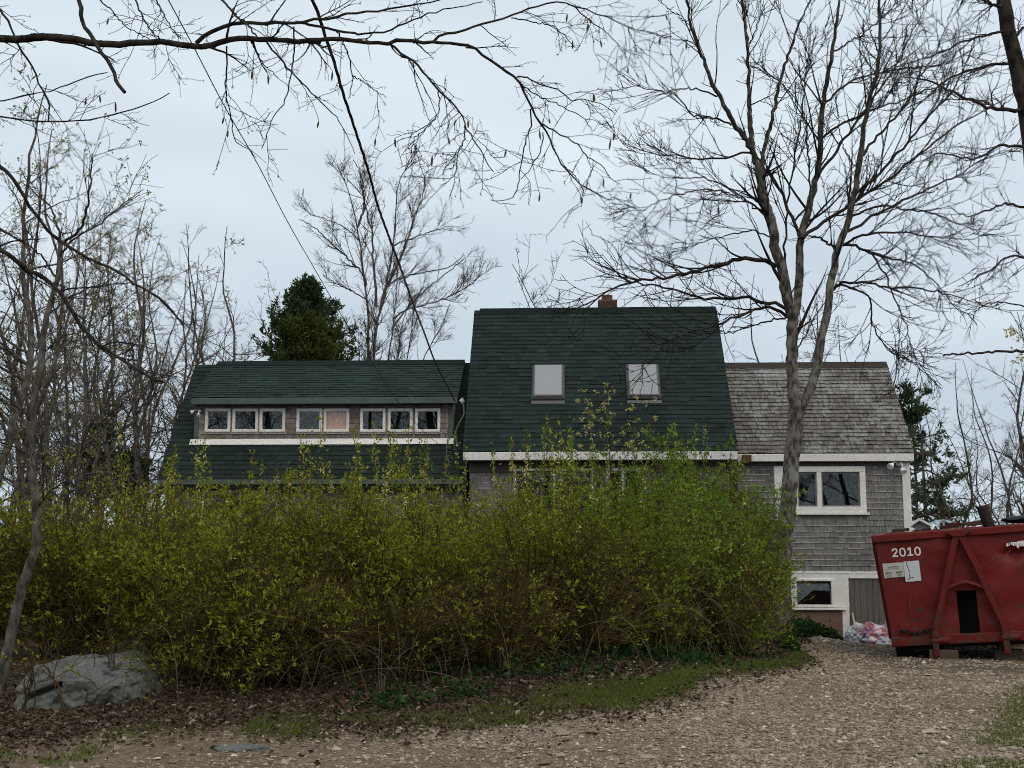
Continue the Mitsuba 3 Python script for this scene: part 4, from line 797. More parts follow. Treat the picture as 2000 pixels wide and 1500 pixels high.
# bags and stick beside the plank door
def bag(key, px, py, Y, r, b, label, seed):
    p = U(px, py, Y); m = trimesh.creation.icosphere(4, 1.0); v = m.vertices * r
    w = np.abs(meshkit.fbm(m.vertices * 2.4 + seed, 4, seed) - 0.5) * 2
    v = v * (0.72 + 0.55 * w[:, None]); v[:, 2] = np.maximum(v[:, 2], -r[2] * 0.75); m.vertices = v + [p[0], p[1], ground_z(p[0], p[1]) + r[2] * 0.72]
    put(key, m, b, smooth=60, label=label, cat='plastic bag', group='filled plastic bags by the plank door')
bag('plastic_bag', 1676, 1242, 25.6, np.array([0.36, 0.3, 0.36]), 'mat_clear_bag', 'filled clear plastic bag leaning on the white door post', 3)
bag('plastic_bag', 1710, 1240, 25.4, np.array([0.38, 0.3, 0.42]), 'mat_red_bag', 'filled plastic bag with red and dark blue contents beside the dumpster', 7)
bag('plastic_bag', 1735, 1252, 25.0, np.array([0.34, 0.28, 0.24]), 'mat_clear_bag', 'small crumpled pale bag tucked under the dumpster corner', 12)
q = np.array([U(1672, 1232, 26.4), U(1668, 1213, 26.6), U(1664.5, 1198, 26.8)])
put('wooden_stick', tubes(resample(q, 10)[None], np.linspace(0.03, 0.022, 10)[None], 8), 'mat_stick', smooth=True, label='pale wooden stick leaning against the grey plank door', cat='stick')

# ---------------------------------------------------------------- trees
def limb(pix, Y, r0, r1, K, rng, rough=0.012, power=1.0):
    """A limb surveyed from the photograph: pix (x, y), depths Y (one number, a pair or one per point)."""
    pix = np.array(pix, float); n = len(pix)
    Y = np.broadcast_to(Y, n) if np.isscalar(Y) else (np.linspace(Y[0], Y[1], n) if len(Y) == 2 and n != 2 else np.array(Y, float))
    P = resample(U(pix[:, 0], pix[:, 1], Y), K, rough, rng)
    t = np.linspace(0, 1, K)
    return P, r0 + (r1 - r0) * t ** power
def pack(ls): return np.array([a for a, _ in ls]), np.array([b for _, b in ls])
def by_len(P, k): return k * np.linalg.norm(np.diff(P, axis=1), axis=2).sum(1)
def buds(P, rng, n, L, W):
    i = rng.integers(0, len(P), n); k = rng.integers(1, P.shape[1], n)
    d = nrm(P[i, k] - P[i, k - 1]) + rng.normal(0, 0.5, (n, 3))
    return leaf_mesh(P[i, k], d, L * rng.uniform(0.6, 1.3, n), W, rng)

# big three-stemmed tree in front of the house
r = np.random.default_rng(51)
YT = 20.0
bt = thing('big_bare_tree', 'tall bare grey-barked tree forking into several stems before the house', 'tree')
A = lambda pts: [(1200 + x / 2.5, y / 2.5) for x, y in pts]
base = U(1528, 1075, YT); g = [base[0] - 0.04, YT, float(ground_z(base[0], YT))]
trunk = resample(np.vstack([[g[0] - 0.03, g[1], g[2] - 0.2], [g[0], g[1], g[2] + 0.5], U(1531, 1060, YT), U(1540, 980, YT), U(1546, 900, YT), U(1553, 840, YT), U(1556, 800, YT)]), 40, 0.004, r)
rt = np.interp(np.linspace(0, 1, 40), [0, 0.12, 0.5, 1], [0.22, 0.165, 0.14, 0.128])
wob = lambda m, a, k: m.vertices.__iadd__(m.vertex_normals * ((meshkit.fbm(m.vertices * k, 3, 5) - 0.5) * a)[:, None])
tm = tubes(trunk[None], rt[None], 16); wob(tm, 0.035, [9, 9, 5]); put(f'{bt}__trunk', tm, 'mat_bark', smooth=True)
D = lambda a, b: (YT + a, YT + b)
main = [  # (pixels, depths, radius at foot, radius at tip)
 ([(1556, 806), (1549, 760), (1548, 700), (1547, 640), (1545, 600)] + A([(845, 1470), (825, 1350), (790, 1230), (772, 1120), (738, 1000), (718, 900), (700, 820)]), D(0, -0.5), 0.13, 0.085),
 ([(1547, 650), (1553, 600)] + A([(892, 1450), (905, 1300), (905, 1180), (932, 1080), (970, 930), (1000, 780), (1010, 620), (1025, 480), (1060, 300), (1080, 150), (1100, 0), (1112, -120), (1118, -230)]), D(0.0, 0.9), 0.10, 0.015),
 ([(1560, 812), (1574, 775), (1590, 740), (1597, 700), (1607, 655)] + A([(1040, 1500), (1073, 1300), (1100, 1200), (1140, 1080), (1165, 970), (1190, 830), (1215, 650), (1245, 500), (1280, 350), (1298, 200), (1292, 0), (1285, -150), (1290, -260)]), D(0.0, -0.7), 0.105, 0.015),
 (A([(700, 830), (672, 740), (610, 640), (545, 530), (480, 410), (430, 280), (380, 150), (355, 0), (335, -110)]), D(-0.5, -1.3), 0.062, 0.012),
 (A([(690, 800), (672, 690), (660, 560), (654, 420), (652, 250), (640, 120), (625, 0), (618, -140)]), D(-0.5, 0.1), 0.058, 0.012),
 (A([(715, 880), (722, 780), (760, 620), (800, 430), (850, 270), (900, 120), (960, 0), (1000, -90)]), D(-0.4, -1.0), 0.05, 0.012),
]
ls = [limb(p, Y, a * 0.82, b * 0.9, 48, r, 0.010) for p, Y, a, b in main]
for P, R in ls:
    m = tubes(P[None], R[None], 12); wob(m, 0.02, [9, 9, 5]); put(f'{bt}__stem', m, 'mat_bark', smooth=True)
sec = [
 (A([(785, 1300), (740, 1272), (640, 1262), (520, 1290), (400, 1322), (250, 1355), (150, 1366), (0, 1402), (-90, 1460), (-130, 1500)]), D(-0.1, -1.6), 0.052, 0.010),
 (A([(840, 1510), (790, 1482), (730, 1480), (640, 1450), (500, 1462), (380, 1440), (230, 1400), (100, 1380), (0, 1330), (-90, 1290)]), D(-0.1, 1.2), 0.042, 0.008),
 ([(1535, 617), (1502, 600), (1478, 605), (1430, 622), (1390, 638), (1342, 652), (1302, 666), (1270, 682), (1257, 712), (1250, 740)], D(0, -2.2), 0.036, 0.006),
 ([(1542, 622), (1500, 627), (1455, 640), (1425, 650), (1400, 640)], D(0, -1.0), 0.022, 0.006),
 (A([(905, 1165), (880, 1100), (810, 930), (740, 830), (690, 760), (640, 745), (560, 770), (430, 770), (280, 760), (120, 730), (40, 700)]), D(0.1, 1.0), 0.04, 0.007),
 (A([(920, 1165), (1000, 1095), (1100, 1030), (1240, 940), (1330, 880), (1480, 760), (1620, 650), (1800, 540), (1960, 450)]), D(0.1, 1.4), 0.042, 0.008),
 (A([(1000, 850), (1080, 740), (1180, 600), (1270, 470), (1370, 330), (1450, 170), (1530, 0)]), D(0.3, 1.3), 0.036, 0.008),
 (A([(1018, 520), (1110, 430), (1230, 370), (1400, 340), (1600, 310), (1750, 240)]), D(0.5, 1.6), 0.028, 0.006),
 (A([(1065, 250), (1180, 190), (1300, 90), (1420, 0)]), D(0.7, 1.6), 0.022, 0.006),
 (A([(1010, 680), (1100, 610), (1250, 540), (1420, 480), (1560, 430), (1700, 380)]), D(0.5, -0.6), 0.028, 0.006),
 (A([(830, 1290), (845, 990), (875, 800), (905, 620), (930, 420), (950, 260), (960, 120)]), D(0, 0.5), 0.026, 0.006),
 (A([(880, 1080), (960, 920), (940, 680), (930, 580), (865, 460), (770, 370), (690, 310)]), D(0.2, 1.2), 0.024, 0.006),
 (A([(1175, 950), (1280, 860), (1440, 690), (1560, 540), (1650, 440), (1720, 300), (1760, 190)]), D(-0.3, -1.6), 0.035, 0.007),
 (A([(1215, 760), (1300, 650), (1420, 520), (1520, 330), (1600, 180), (1650, 40)]), D(-0.3, 0.8), 0.03, 0.007),
 (A([(1140, 1130), (1300, 1030), (1480, 950), (1650, 870), (1800, 780), (1990, 720)]), D(-0.2, 1.5), 0.034, 0.006),
 (A([(1110, 1200), (1250, 1140), (1400, 1135), (1550, 1158), (1750, 1170)]), D(-0.1, -1.5), 0.03, 0.006),
 (A([(1150, 1060), (1300, 1010), (1420, 1020), (1580, 1050), (1720, 1110), (1800, 1160)]), D(-0.2, -1.2), 0.026, 0.006),
 (A([(1110, 1195), (1170, 1195), (1260, 1240), (1340, 1260), (1440, 1282), (1540, 1350), (1600, 1410), (1640, 1480)]), D(-0.1, 1.2), 0.034, 0.006),
 (A([(1262, 1245), (1320, 1340), (1360, 1430), (1400, 1520)]) + [(1790, 700), (1820, 745)], D(0.4, 1.0), 0.022, 0.005),
 (A([(1075, 1410), (1110, 1382), (1180, 1380), (1340, 1402), (1500, 1412), (1650, 1442), (1800, 1500)]), D(0, -1.7), 0.032, 0.006),
 (A([(1085, 1392), (1180, 1410), (1250, 1470)]) + [(1702, 610), (1712, 650), (1745, 690), (1790, 710), (1815, 722)], D(0, 0.8), 0.026, 0.005),
 (A([(1085, 1215), (1040, 1190), (1000, 1160), (950, 1155)]), D(0, -0.3), 0.03, 0.012),
 (A([(570, 610), (480, 575), (390, 565), (280, 455), (150, 430), (20, 360)]), D(-0.8, -2.0), 0.022, 0.005),
 (A([(500, 470), (400, 440), (300, 437), (170, 480), (50, 540)]), D(-0.9, 0.4), 0.020, 0.005),
 (A([(735, 1040), (640, 970), (540, 910), (430, 870), (300, 870), (150, 840)]), D(-0.3, 0.7), 0.026, 0.005),
 (A([(560, 940), (450, 925), (330, 945), (200, 990), (80, 1100)]), D(0.0, -1.3), 0.018, 0.005),
 (A([(340, 1000), (440, 970), (560, 945), (600, 960), (730, 1050)][::-1]), D(-0.2, -1.0), 0.018, 0.005),
 (A([(770, 1160), (640, 1130), (500, 1160), (330, 1210), (160, 1180)]), D(0, 1.5), 0.018, 0.005),
 ([(1548, 690), (1570, 660), (1590, 620), (1620, 580), (1640, 540)], D(0, 1.0), 0.018, 0.006),
 (A([(1190, 830), (1120, 720), (1090, 560), (1080, 460)]), D(-0.4, -1.0), 0.016, 0.005),
 (A([(1300, 1010), (1380, 960), (1470, 900), (1500, 880)]), D(0.5, 1.0), 0.014, 0.005),
 (A([(400, 180), (330, 90), (260, 40), (200, -40)]), D(-1.1, -1.8), 0.016, 0.005),
 (A([(650, 230), (700, 120), (730, 0)]), D(0, -0.8), 0.016, 0.005),
 (A([(1290, 260), (1240, 120), (1220, 0)]), D(-0.7, -1.4), 0.016, 0.005),
]
l2 = [limb(p, Y, a * 0.78, b, 30, r, 0.014) for p, Y, a, b in sec]
for P, R in l2: put(f'{bt}__limb', tubes(P[None], R[None], 7), 'mat_bark_dark', smooth=True)
Pm, Rm = pack([(P[::2], R[::2]) for P, R in ls]); P2, R2 = pack(l2)
a1 = grow(Pm, Rm, r, by_len(Pm, 1.9), 0.25, 1.0, 1.9, 34, 10, 0.055, 0.055, 0.0045, 0.4, 0.45, toward=1)
b1 = grow(P2[:, :], R2, r, by_len(P2, 3.6), 0.15, 1.0, 1.35, 32, 10, 0.06, 0.05, 0.0045, 0.55, 0.45, toward=1)
P3 = np.vstack([a1[0], b1[0]]); R3 = np.vstack([a1[1], b1[1]])
P4, R4 = grow(P3, R3, r, 2.9, 0.08, 1.0, 0.6, 36, 6, 0.10, 0.025, 0.0048, 0.7, 0.4, toward=1)
P5, R5 = grow(P4, R4, r, 1.5, 0.15, 1.0, 0.3, 42, 4, 0.10, 0.015, 0.0042, 0.75, 0.3, toward=1)
put(f'{bt}__twigs', cat_([tubes(P3, R3, 5), tubes(P4, R4, 3), tubes(P5, R5, 3)]), 'mat_twig', smooth=True, kind='stuff')
m, uv = buds(P5[:, :, :], r, 2500, 0.03, 0.014); put(f'{bt}__buds', m, 'mat_dry_blossom', uv=uv, kind='stuff')

# tree whose trunk stands left of the frame and whose limbs reach across the top and the left edge
r = np.random.default_rng(77); Q1 = lambda pts: [(x / 2.857, y / 2.857) for x, y in pts]; Q2 = lambda pts: [(600 + x / 2.857, y / 2.857) for x, y in pts]
ot = thing('overhanging_tree', 'nearby tree at the left whose thick dark limbs reach across the top of the view', 'tree')
tx, ty = -5.2, 7.6
tp = resample([[tx + 0.1, ty, -0.2], [tx, ty, 1.5], [tx + 0.05, ty, 3.5], [tx - 0.1, ty, 6], [tx - 0.3, ty, 9], [tx - 0.3, ty, 12]], 40, 0.01, r)
m = tubes(tp[None], np.interp(np.linspace(0, 1, 40), [0, 0.1, 1], [0.3, 0.22, 0.06])[None], 14); put(f'{ot}__trunk', m, 'mat_bark_dark', smooth=True)
def from_trunk(z, pts, Y):
    p = np.array(pts, float); n = len(p); Y = np.linspace(Y[0], Y[1], n); q = U(p[:, 0], p[:, 1], Y)
    return np.vstack([[tx, ty, z], q])
OL = [
 (3.9, Q1([(-400, 230), (0, 215), (200, 215), (350, 210), (450, 225), (600, 248), (750, 240), (880, 235), (1000, 250), (1100, 255), (1220, 240), (1330, 212), (1470, 218), (1650, 230), (1800, 225)]) + Q2([(0, 235), (150, 215), (280, 230), (450, 245), (520, 222), (640, 240), (730, 235), (920, 255), (1000, 325), (1100, 390), (1190, 465), (1230, 560), (1280, 650), (1330, 730), (1400, 880), (1460, 960), (1540, 1040), (1620, 1080), (1690, 1120)]), (7.2, 8.4), 0.055, 0.004, 110),
 (3.2, [(-150, 250), (0, 325), (28, 353), (49, 388), (80, 434), (115, 469), (168, 500), (217, 525), (265, 556), (320, 590), (360, 640)], (7.6, 8.0), 0.034, 0.006, 60),
 (2.6, [(-150, 440), (0, 487), (41, 516), (83, 541), (116, 570), (140, 607), (165, 644), (194, 673), (231, 698), (264, 719), (306, 744), (322, 746)], (7.6, 7.7), 0.040, 0.009, 60),
 (6.5, [(60, -160)] + Q1([(400, -130), (440, 0), (455, 80), (462, 130), (500, 190), (560, 280), (620, 370), (650, 450), (695, 515)]), (7.4, 7.0), 0.036, 0.011, 60),
 (5.2, Q1([(-250, -100), (0, 50), (60, 160), (130, 300), (190, 400), (235, 500), (270, 560), (270, 680)]), (7.4, 7.8), 0.022, 0.005, 50),
 (3.6, Q1([(-250, 640), (0, 650), (200, 675), (400, 675), (560, 660), (700, 620), (850, 570), (945, 520)]), (7.6, 8.3), 0.013, 0.004, 40),
 (3.7, Q1([(-250, 590), (0, 562), (150, 530), (250, 510), (350, 490), (460, 440), (600, 405)]), (7.6, 7.4), 0.011, 0.004, 40),
]
O1 = []
for z, pix, Y, ra_, rb_, K in OL:
    P = resample(from_trunk(z, pix, Y), K, 0.0035, r); R = np.linspace(ra_ * 0.62, min(rb_, ra_ * 0.4), K); O1.append((P, R))
    m = tubes(P[None], R[None], 10); wob(m, 0.006, [25, 25, 25]); put(f'{ot}__limb', m, 'mat_bark_dark', smooth=True)
Afn, Yat = O1[0][0], lambda x: np.interp(x, [0, 1190], [7.3, 8.3])
SLs = [
 (Q1([(1095, 240), (1150, 195), (1250, 150), (1370, 125), (1500, 125), (1650, 120)]) + Q2([(85, 110), (250, 75), (400, 60), (550, 35), (700, 10), (790, -20)]), -0.5, 0.015, 0.004),
 (Q1([(1650, 122), (1700, 130), (1850, 165), (2000, 190)]) + Q2([(280, 190), (420, 180), (560, 125), (700, 70), (850, 40), (980, 10)]), -0.3, 0.010, 0.003),
 (Q2([(700, 237), (760, 190), (850, 180), (920, 150), (1100, 100), (1200, 60), (1300, 30), (1420, 15), (1550, 55), (1680, 100), (1800, 155), (1900, 175), (2000, 215)]), 0.9, 0.010, 0.003),
 (Q2([(460, 245), (560, 320), (650, 400), (720, 490), (800, 560), (860, 650), (900, 740), (950, 810), (990, 880), (1040, 960)]), -0.8, 0.009, 0.003),
 (Q2([(1170, 430), (1220, 430), (1290, 465), (1400, 500), (1470, 560), (1560, 555), (1650, 585), (1720, 640)]), 0.5, 0.006, 0.003),
 (Q2([(1200, 470), (1280, 530), (1390, 580), (1470, 620), (1560, 680), (1590, 730)]), -0.4, 0.005, 0.0025),
 (Q2([(1310, 690), (1400, 740), (1500, 800), (1570, 880), (1640, 920), (1700, 1000), (1750, 1030)]), 0.3, 0.006, 0.0025),
 (Q2([(1245, 610), (1250, 680), (1215, 800), (1190, 940), (1170, 1060), (1130, 1110), (1020, 1115)]), -0.3, 0.006, 0.0025),
 (Q2([(1315, 740), (1305, 830), (1270, 900), (1230, 960), (1190, 1000)]), 0.2, 0.005, 0.0025),
 (Q2([(1430, 930), (1520, 1020), (1540, 1080), (1530, 1150)]), 0.2, 0.004, 0.0025),
 (Q2([(735, 500), (735, 620), (660, 720), (600, 770), (580, 850)]), -0.3, 0.005, 0.0025), (Q2([(880, 700), (880, 760), (840, 860), (830, 950), (740, 1040)]), -0.3, 0.005, 0.0025),
 (Q1([(1265, 258), (1265, 400), (1262, 540), (1290, 650), (1310, 780), (1380, 830), (1430, 880)]), 0.5, 0.006, 0.0025),
 (Q1([(1640, 150), (1640, 300), (1620, 430), (1600, 530), (1520, 670), (1460, 830)]), -0.4, 0.006, 0.0025),
 (Q1([(1400, 225), (1430, 290), (1480, 370), (1550, 430)]), 0.3, 0.006, 0.0025),
 (Q1([(1480, 222), (1560, 330), (1650, 430), (1780, 560), (1900, 690), (1980, 860)]), 0.6, 0.007, 0.0025),
 (Q1([(1220, -20), (1320, 90), (1370, 130), (1440, 215)]), -0.6, 0.008, 0.005), (Q1([(750, -20), (800, 100), (860, 190), (930, 240)]), -0.3, 0.006, 0.004), (Q1([(540, -20), (640, 80), (740, 170), (830, 215)]), 0.3, 0.005, 0.003), (Q1([(860, -20), (930, 110), (1010, 220)]), -0.5, 0.005, 0.003),
 (Q2([(160, 170), (210, 260), (250, 420), (230, 550)]), 0.4, 0.006, 0.003), (Q2([(250, 420), (330, 470), (440, 545)]), 0.4, 0.004, 0.0025), (Q2([(1140, 100), (1270, 125), (1370, 150), (1440, 200), (1490, 265)]), 0.6, 0.005, 0.0025),
 (Q2([(1480, 30), (1560, 100), (1640, 160), (1740, 260), (1810, 370)]), 0.8, 0.005, 0.0025), (Q2([(1790, 155), (1830, 240), (1900, 310)]), 0.8, 0.004, 0.0025),
]
O2 = []
for pix, dy, ra_, rb_ in SLs:
    p = np.array(pix, float); Y = Yat(p[:, 0]) + np.linspace(0, dy, len(p)); P = resample(U(p[:, 0], p[:, 1], Y), 26, 0.004, r); O2.append((P, np.linspace(ra_, rb_, 26)))
for P, R in O2: put(f'{ot}__branch', tubes(P[None], R[None], 7), 'mat_bark_dark', smooth=True)
Pa, Ra = pack([(P[np.linspace(8, len(P) - 1, 26).astype(int)], R[np.linspace(8, len(R) - 1, 26).astype(int)]) for k, (P, R) in enumerate(O1) if k not in (3,)]); Pb, Rb = pack(O2)
cn = np.r_[by_len(Pa, 4.2), np.clip(by_len(Pb, 6.0), 3, 16)]
P3, R3 = grow(np.vstack([Pa, Pb]), np.vstack([Ra, Rb]), r, cn, 0.12, 1.0, 0.5, 50, 9, 0.13, -0.025, 0.0018, 0.5, 0.4, toward=1)
P4, R4 = grow(P3, R3, r, 4.0, 0.15, 1.0, 0.17, 46, 5, 0.18, -0.02, 0.0015, 0.8, 0.3, toward=1)
sp, sr = grow(np.vstack([P3, P4[:, [0, 1, 2, 3, 4, 4, 4, 4, 4]][:, :9]]), np.vstack([R3, R4[:, [0, 1, 2, 3, 4, 4, 4, 4, 4]]]), r, 2.2, 0.1, 1.0, 0.02, 50, 2, 0.1, 0, 0.0014, 0.9, 0.0, toward=1)
put(f'{ot}__twigs', cat_([tubes(P3, R3, 4), tubes(P4, R4, 3), tubes(sp, sr, 3)]), 'mat_twig', smooth=True, kind='stuff')
i = r.integers(0, len(P3), 60); c = P3[i, -1]; c = c[(c[:, 2] > 4.0)]
cp = np.repeat(c[:, None], 5, 1); cp = cp + np.linspace(0, 1, 5)[None, :, None] * (np.array([0, 0, -0.06]) + r.normal(0, 0.008, (len(c), 1, 3)))
put(f'{ot}__catkins', tubes(cp, np.tile(np.array([0.002, 0.006, 0.007, 0.006, 0.002]), (len(c), 1)), 6), 'mat_bud', smooth=True, kind='stuff')

# crooked sapling-like tree at the left edge, with small brownish blossoms
r = np.random.default_rng(83)
ct = thing('crooked_tree', 'slender crooked tree rising at the left edge beside the boulder', 'tree')
Rr = lambda pts: [(x / 2.42, 380 + y / 2.42) for x, y in pts]
b = U(2, 1345, 11.4)
cl = [(np.vstack([[b[0] - 0.06, 11.4, -0.05], U([4, 22, 40, 56, 71, 72, 66, 60, 63, 70, 78, 89, 108, 116, 118], [1327, 1235, 1162, 1102, 1068, 1000, 940, 887, 815, 760, 710, 628, 560, 516, 470], 11.4)]), 0.056, 0.022, 60),
      (U([118, 157, 171, 173, 180], [475, 446, 405, 380, 300], np.linspace(11.4, 11.0, 5)), 0.026, 0.008, 30), (U([118, 112, 95, 70, 40], [470, 440, 400, 380, 330], np.linspace(11.4, 12.2, 5)), 0.022, 0.006, 30),
      (U([116, 140, 190, 240, 280], [505, 470, 440, 400, 370], np.linspace(11.4, 11.0, 5)), 0.018, 0.005, 30), (U([109, 80, 40, 0, -40], [545, 500, 470, 450, 440], np.linspace(11.4, 11.0, 5)), 0.018, 0.005, 30),
      (U([92, 130, 190, 260, 330], [620, 585, 560, 550, 520], np.linspace(11.4, 12.0, 5)), 0.016, 0.005, 30), (U([63, 40, 0, -30], [830, 800, 780, 790], np.linspace(11.4, 11.0, 4)), 0.014, 0.005, 30), (U([80, 120, 180, 220], [700, 660, 640, 600], np.linspace(11.4, 12.0, 4)), 0.014, 0.005, 30),
      (U([66, 20, -20], [900, 870, 860], np.linspace(11.4, 11.0, 3)), 0.016, 0.006, 30), (U([70, 110, 140], [1000, 950, 940], np.linspace(11.4, 11.0, 3)), 0.010, 0.005, 30)]
cl = [(resample(P, K, 0.006, r), np.linspace(a, b_, K)) for P, a, b_, K in [(P, a if K == 60 else a * 0.6, b_ if K == 60 else b_ * 0.7, K) for P, a, b_, K in cl]]
m = tubes(cl[0][0][None], cl[0][1][None], 12); wob(m, 0.02, [12, 12, 8]); put(f'{ct}__trunk', m, 'mat_bark_wood', smooth=True)
for P, R in cl[1:]: put(f'{ct}__limb', tubes(P[None], R[None], 7), 'mat_bark_dark', smooth=True)
Pa, Ra = pack([(P[::2], R[::2]) for P, R in cl[1:]])
P3, R3 = grow(Pa, Ra, r, 7, 0.1, 1.0, 0.75, 42, 8, 0.11, 0.02, 0.0022, 0.5, 0.4, toward=1)
P4, R4 = grow(P3, R3, r, 5, 0.15, 1.0, 0.3, 45, 5, 0.14, 0.05, 0.002, 0.8, 0.3, toward=1)
put(f'{ct}__twigs', cat_([tubes(P3, R3, 4), tubes(P4, R4, 3)]), 'mat_twig', smooth=True, kind='stuff')
tips = np.vstack([P4[:, -1], P3[:, -1]]); tips = tips[r.uniform(0, 1, len(tips)) < 0.45]
p = np.repeat(tips, 5, 0) + r.normal(0, 0.012, (len(tips) * 5, 3))
m, uv = leaf_mesh(p, r.normal(0, 1, p.shape), 0.032, 0.018, r); put(f'{ct}__blossoms', m, 'mat_dry_blossom', uv=uv, kind='stuff')

# trunk at the upper right, and a stub of branch below it
r = np.random.default_rng(91)
rt_ = thing('right_edge_tree', 'dark tree leaning in at the upper right corner', 'tree')
g0 = np.array([6.95, 14.2, float(ground_z(6.95, 14.2)) - 0.1])
P = resample(np.vstack([g0, [6.9, 14.2, 1.5], U([2030, 2006, 1996, 1984, 1968, 1960, 1952], [420, 230, 180, 116, 52, 0, -160], 14.2)]), 60, 0.006, r); R = np.linspace(0.16, 0.075, 60)
m = tubes(P[None], R[None], 14); wob(m, 0.02, [12, 12, 7]); put(f'{rt_}__trunk', m, 'mat_bark_dark', smooth=True)
rl_ = [limb(p, Y, a, b_, 26, r, 0.008) for p, Y, a, b_ in (
 ([(2003, 215), (1940, 212), (1880, 190), (1820, 160), (1760, 150)], (14.2, 13.4), 0.028, 0.006), ([(1990, 130), (1930, 128), (1860, 150), (1800, 200), (1760, 250)], (14.2, 15.0), 0.020, 0.005),
 ([(1972, 60), (1900, 75), (1820, 110), (1750, 130)], (14.2, 13.6), 0.018, 0.005), ([(1960, 10), (1930, 5), (1900, -20)], (14.2, 13.6), 0.022, 0.01), ([(2020, 290), (1960, 285), (1900, 310), (1840, 300), (1790, 330)], (14.2, 13.2), 0.020, 0.005),
 ([(2030, 420), (1960, 400), (1900, 420), (1850, 400)], (14.2, 14.8), 0.018, 0.005), ([(1975, 80), (2010, 40), (2040, 0)], (14.2, 14.6), 0.02, 0.006), ([(2035, 520), (1980, 500), (1930, 530), (1870, 560)], (14.2, 13.6), 0.016, 0.005),
 ([(2060, 672), (2000, 686), (1985, 686), (1940, 688), (1900, 691), (1860, 692), (1842, 695)], (14.2, 13.4), 0.020, 0.009), ([(2060, 560), (2010, 600), (1960, 590), (1900, 610)], (14.2, 13.8), 0.012, 0.005))]
for P, R in rl_: put(f'{rt_}__limb', tubes(P[None], R[None], 7), 'mat_bark_dark', smooth=True)
Pa, Ra = pack(rl_)
P3, R3 = grow(Pa, Ra, r, np.array([10] * 8 + [1.5, 6.0]), 0.15, 1.0, 0.7, 45, 9, 0.2, 0.0, 0.0025, 0.5, 0.4, toward=1)
P4, R4 = grow(P3, R3, r, 6, 0.1, 1.0, 0.3, 45, 6, 0.2, 0.0, 0.002, 0.8, 0.3, toward=1)
put(f'{rt_}__twigs', cat_([tubes(P3, R3, 4), tubes(P4, R4, 3)]), 'mat_twig', smooth=True, kind='stuff')
c = U(np.array([1985, 1975, 1998, 1990, 2005]), np.array([660, 652, 668, 705, 650]), 14.0); p = np.repeat(c, 14, 0) + r.normal(0, 0.04, (70, 3))
m, uv = leaf_mesh(p, r.normal(0, 1, p.shape), 0.06, 0.03, r); put(f'{rt_}__blossoms', m, 'mat_blossom', uv=uv, kind='stuff')

# sapling with pale yellow blossoms before the main roof
r = np.random.default_rng(95); YS = 16.5
sp_ = thing('yellow_blossom_sapling', 'thin dark sapling carrying scattered pale yellow blossoms before the green roof', 'sapling')
b = U(1205, 1150, YS); Zs = lambda pts: [(880 + x / 3.333, 560 + y / 3.333) for x, y in pts]
sl = [(np.vstack([[b[0] + 0.05, YS, ground_z(b[0], YS)], [b[0], YS, b[2]], U(*np.array(Zs([(1065, 1400), (1050, 1280), (1040, 1100), (1030, 960), (1000, 850), (975, 780), (955, 690)])).T, YS)]), 0.018, 0.005),
      (U(*np.array(Zs([(1055, 1300), (990, 1340), (900, 1250)])).T, np.linspace(YS, YS - 0.5, 3)), 0.010, 0.004), (U(*np.array(Zs([(1042, 1010), (1090, 960), (1160, 890), (1210, 850)])).T, np.linspace(YS, YS + 0.3, 4)), 0.008, 0.003),
      (U(*np.array(Zs([(1062, 1360), (1075, 1270), (1100, 1180), (1170, 1060), (1240, 980)])).T, np.linspace(YS, YS - 0.4, 5)), 0.009, 0.003), (U(*np.array(Zs([(585, 1240), (620, 1150), (690, 1070), (720, 1030)])).T, YS - 0.8), 0.010, 0.004)]
sl = [(resample(P, 24, 0.004, r), np.linspace(a, b_, 24)) for P, a, b_ in sl[:4]]
put(f'{sp_}__stem', cat_([tubes(P[None], R[None], 6) for P, R in sl]), 'mat_bark_dark', smooth=True)
Zb = Zs([(860, 670), (945, 680), (1015, 635), (1060, 680), (1015, 690), (830, 735), (890, 740), (915, 768), (880, 803), (910, 822), (860, 860), (940, 857), (980, 872), (1005, 760), (985, 790), (1035, 720), (1045, 822), (1035, 878), (912, 885), (878, 915), (912, 912), (970, 955), (836, 952), (875, 955), (1125, 952), (1160, 885), (1210, 855), (1210, 725), (1190, 780), (1160, 795), (1270, 757), (1340, 735), (1330, 852), (1225, 955), (1270, 935), (1245, 1005), (1160, 1020), (1205, 1060), (840, 1040), (890, 1085), (805, 1068), (930, 1035), (1150, 1030), (960, 805), (1080, 1000)])
tip = U(np.array(Zb)[:, 0], np.array(Zb)[:, 1], YS + r.normal(0, 0.22, len(Zb))); st = np.vstack([P for P, _ in sl]); tw = []
for q in tip:
    dn = np.linalg.norm(st - q - [0, 0, -0.1], axis=1); j = np.argmin(dn); tw.append(resample([st[j], (st[j] + q) / 2 + [0, 0, -0.02], q], 5))
put(f'{sp_}__twigs', tubes(np.array(tw), np.tile(np.linspace(0.004, 0.002, 5), (len(tw), 1)), 4), 'mat_twig', smooth=True, kind='stuff')
p = np.repeat(tip, 8, 0) + r.normal(0, 0.016, (len(tip) * 8, 3))
m, uv = leaf_mesh(p, r.normal(0, 1, p.shape) + [0, 0, -0.3], 0.05, 0.026, r); put(f'{sp_}__blossoms', m, 'mat_blossom', uv=uv, kind='stuff')

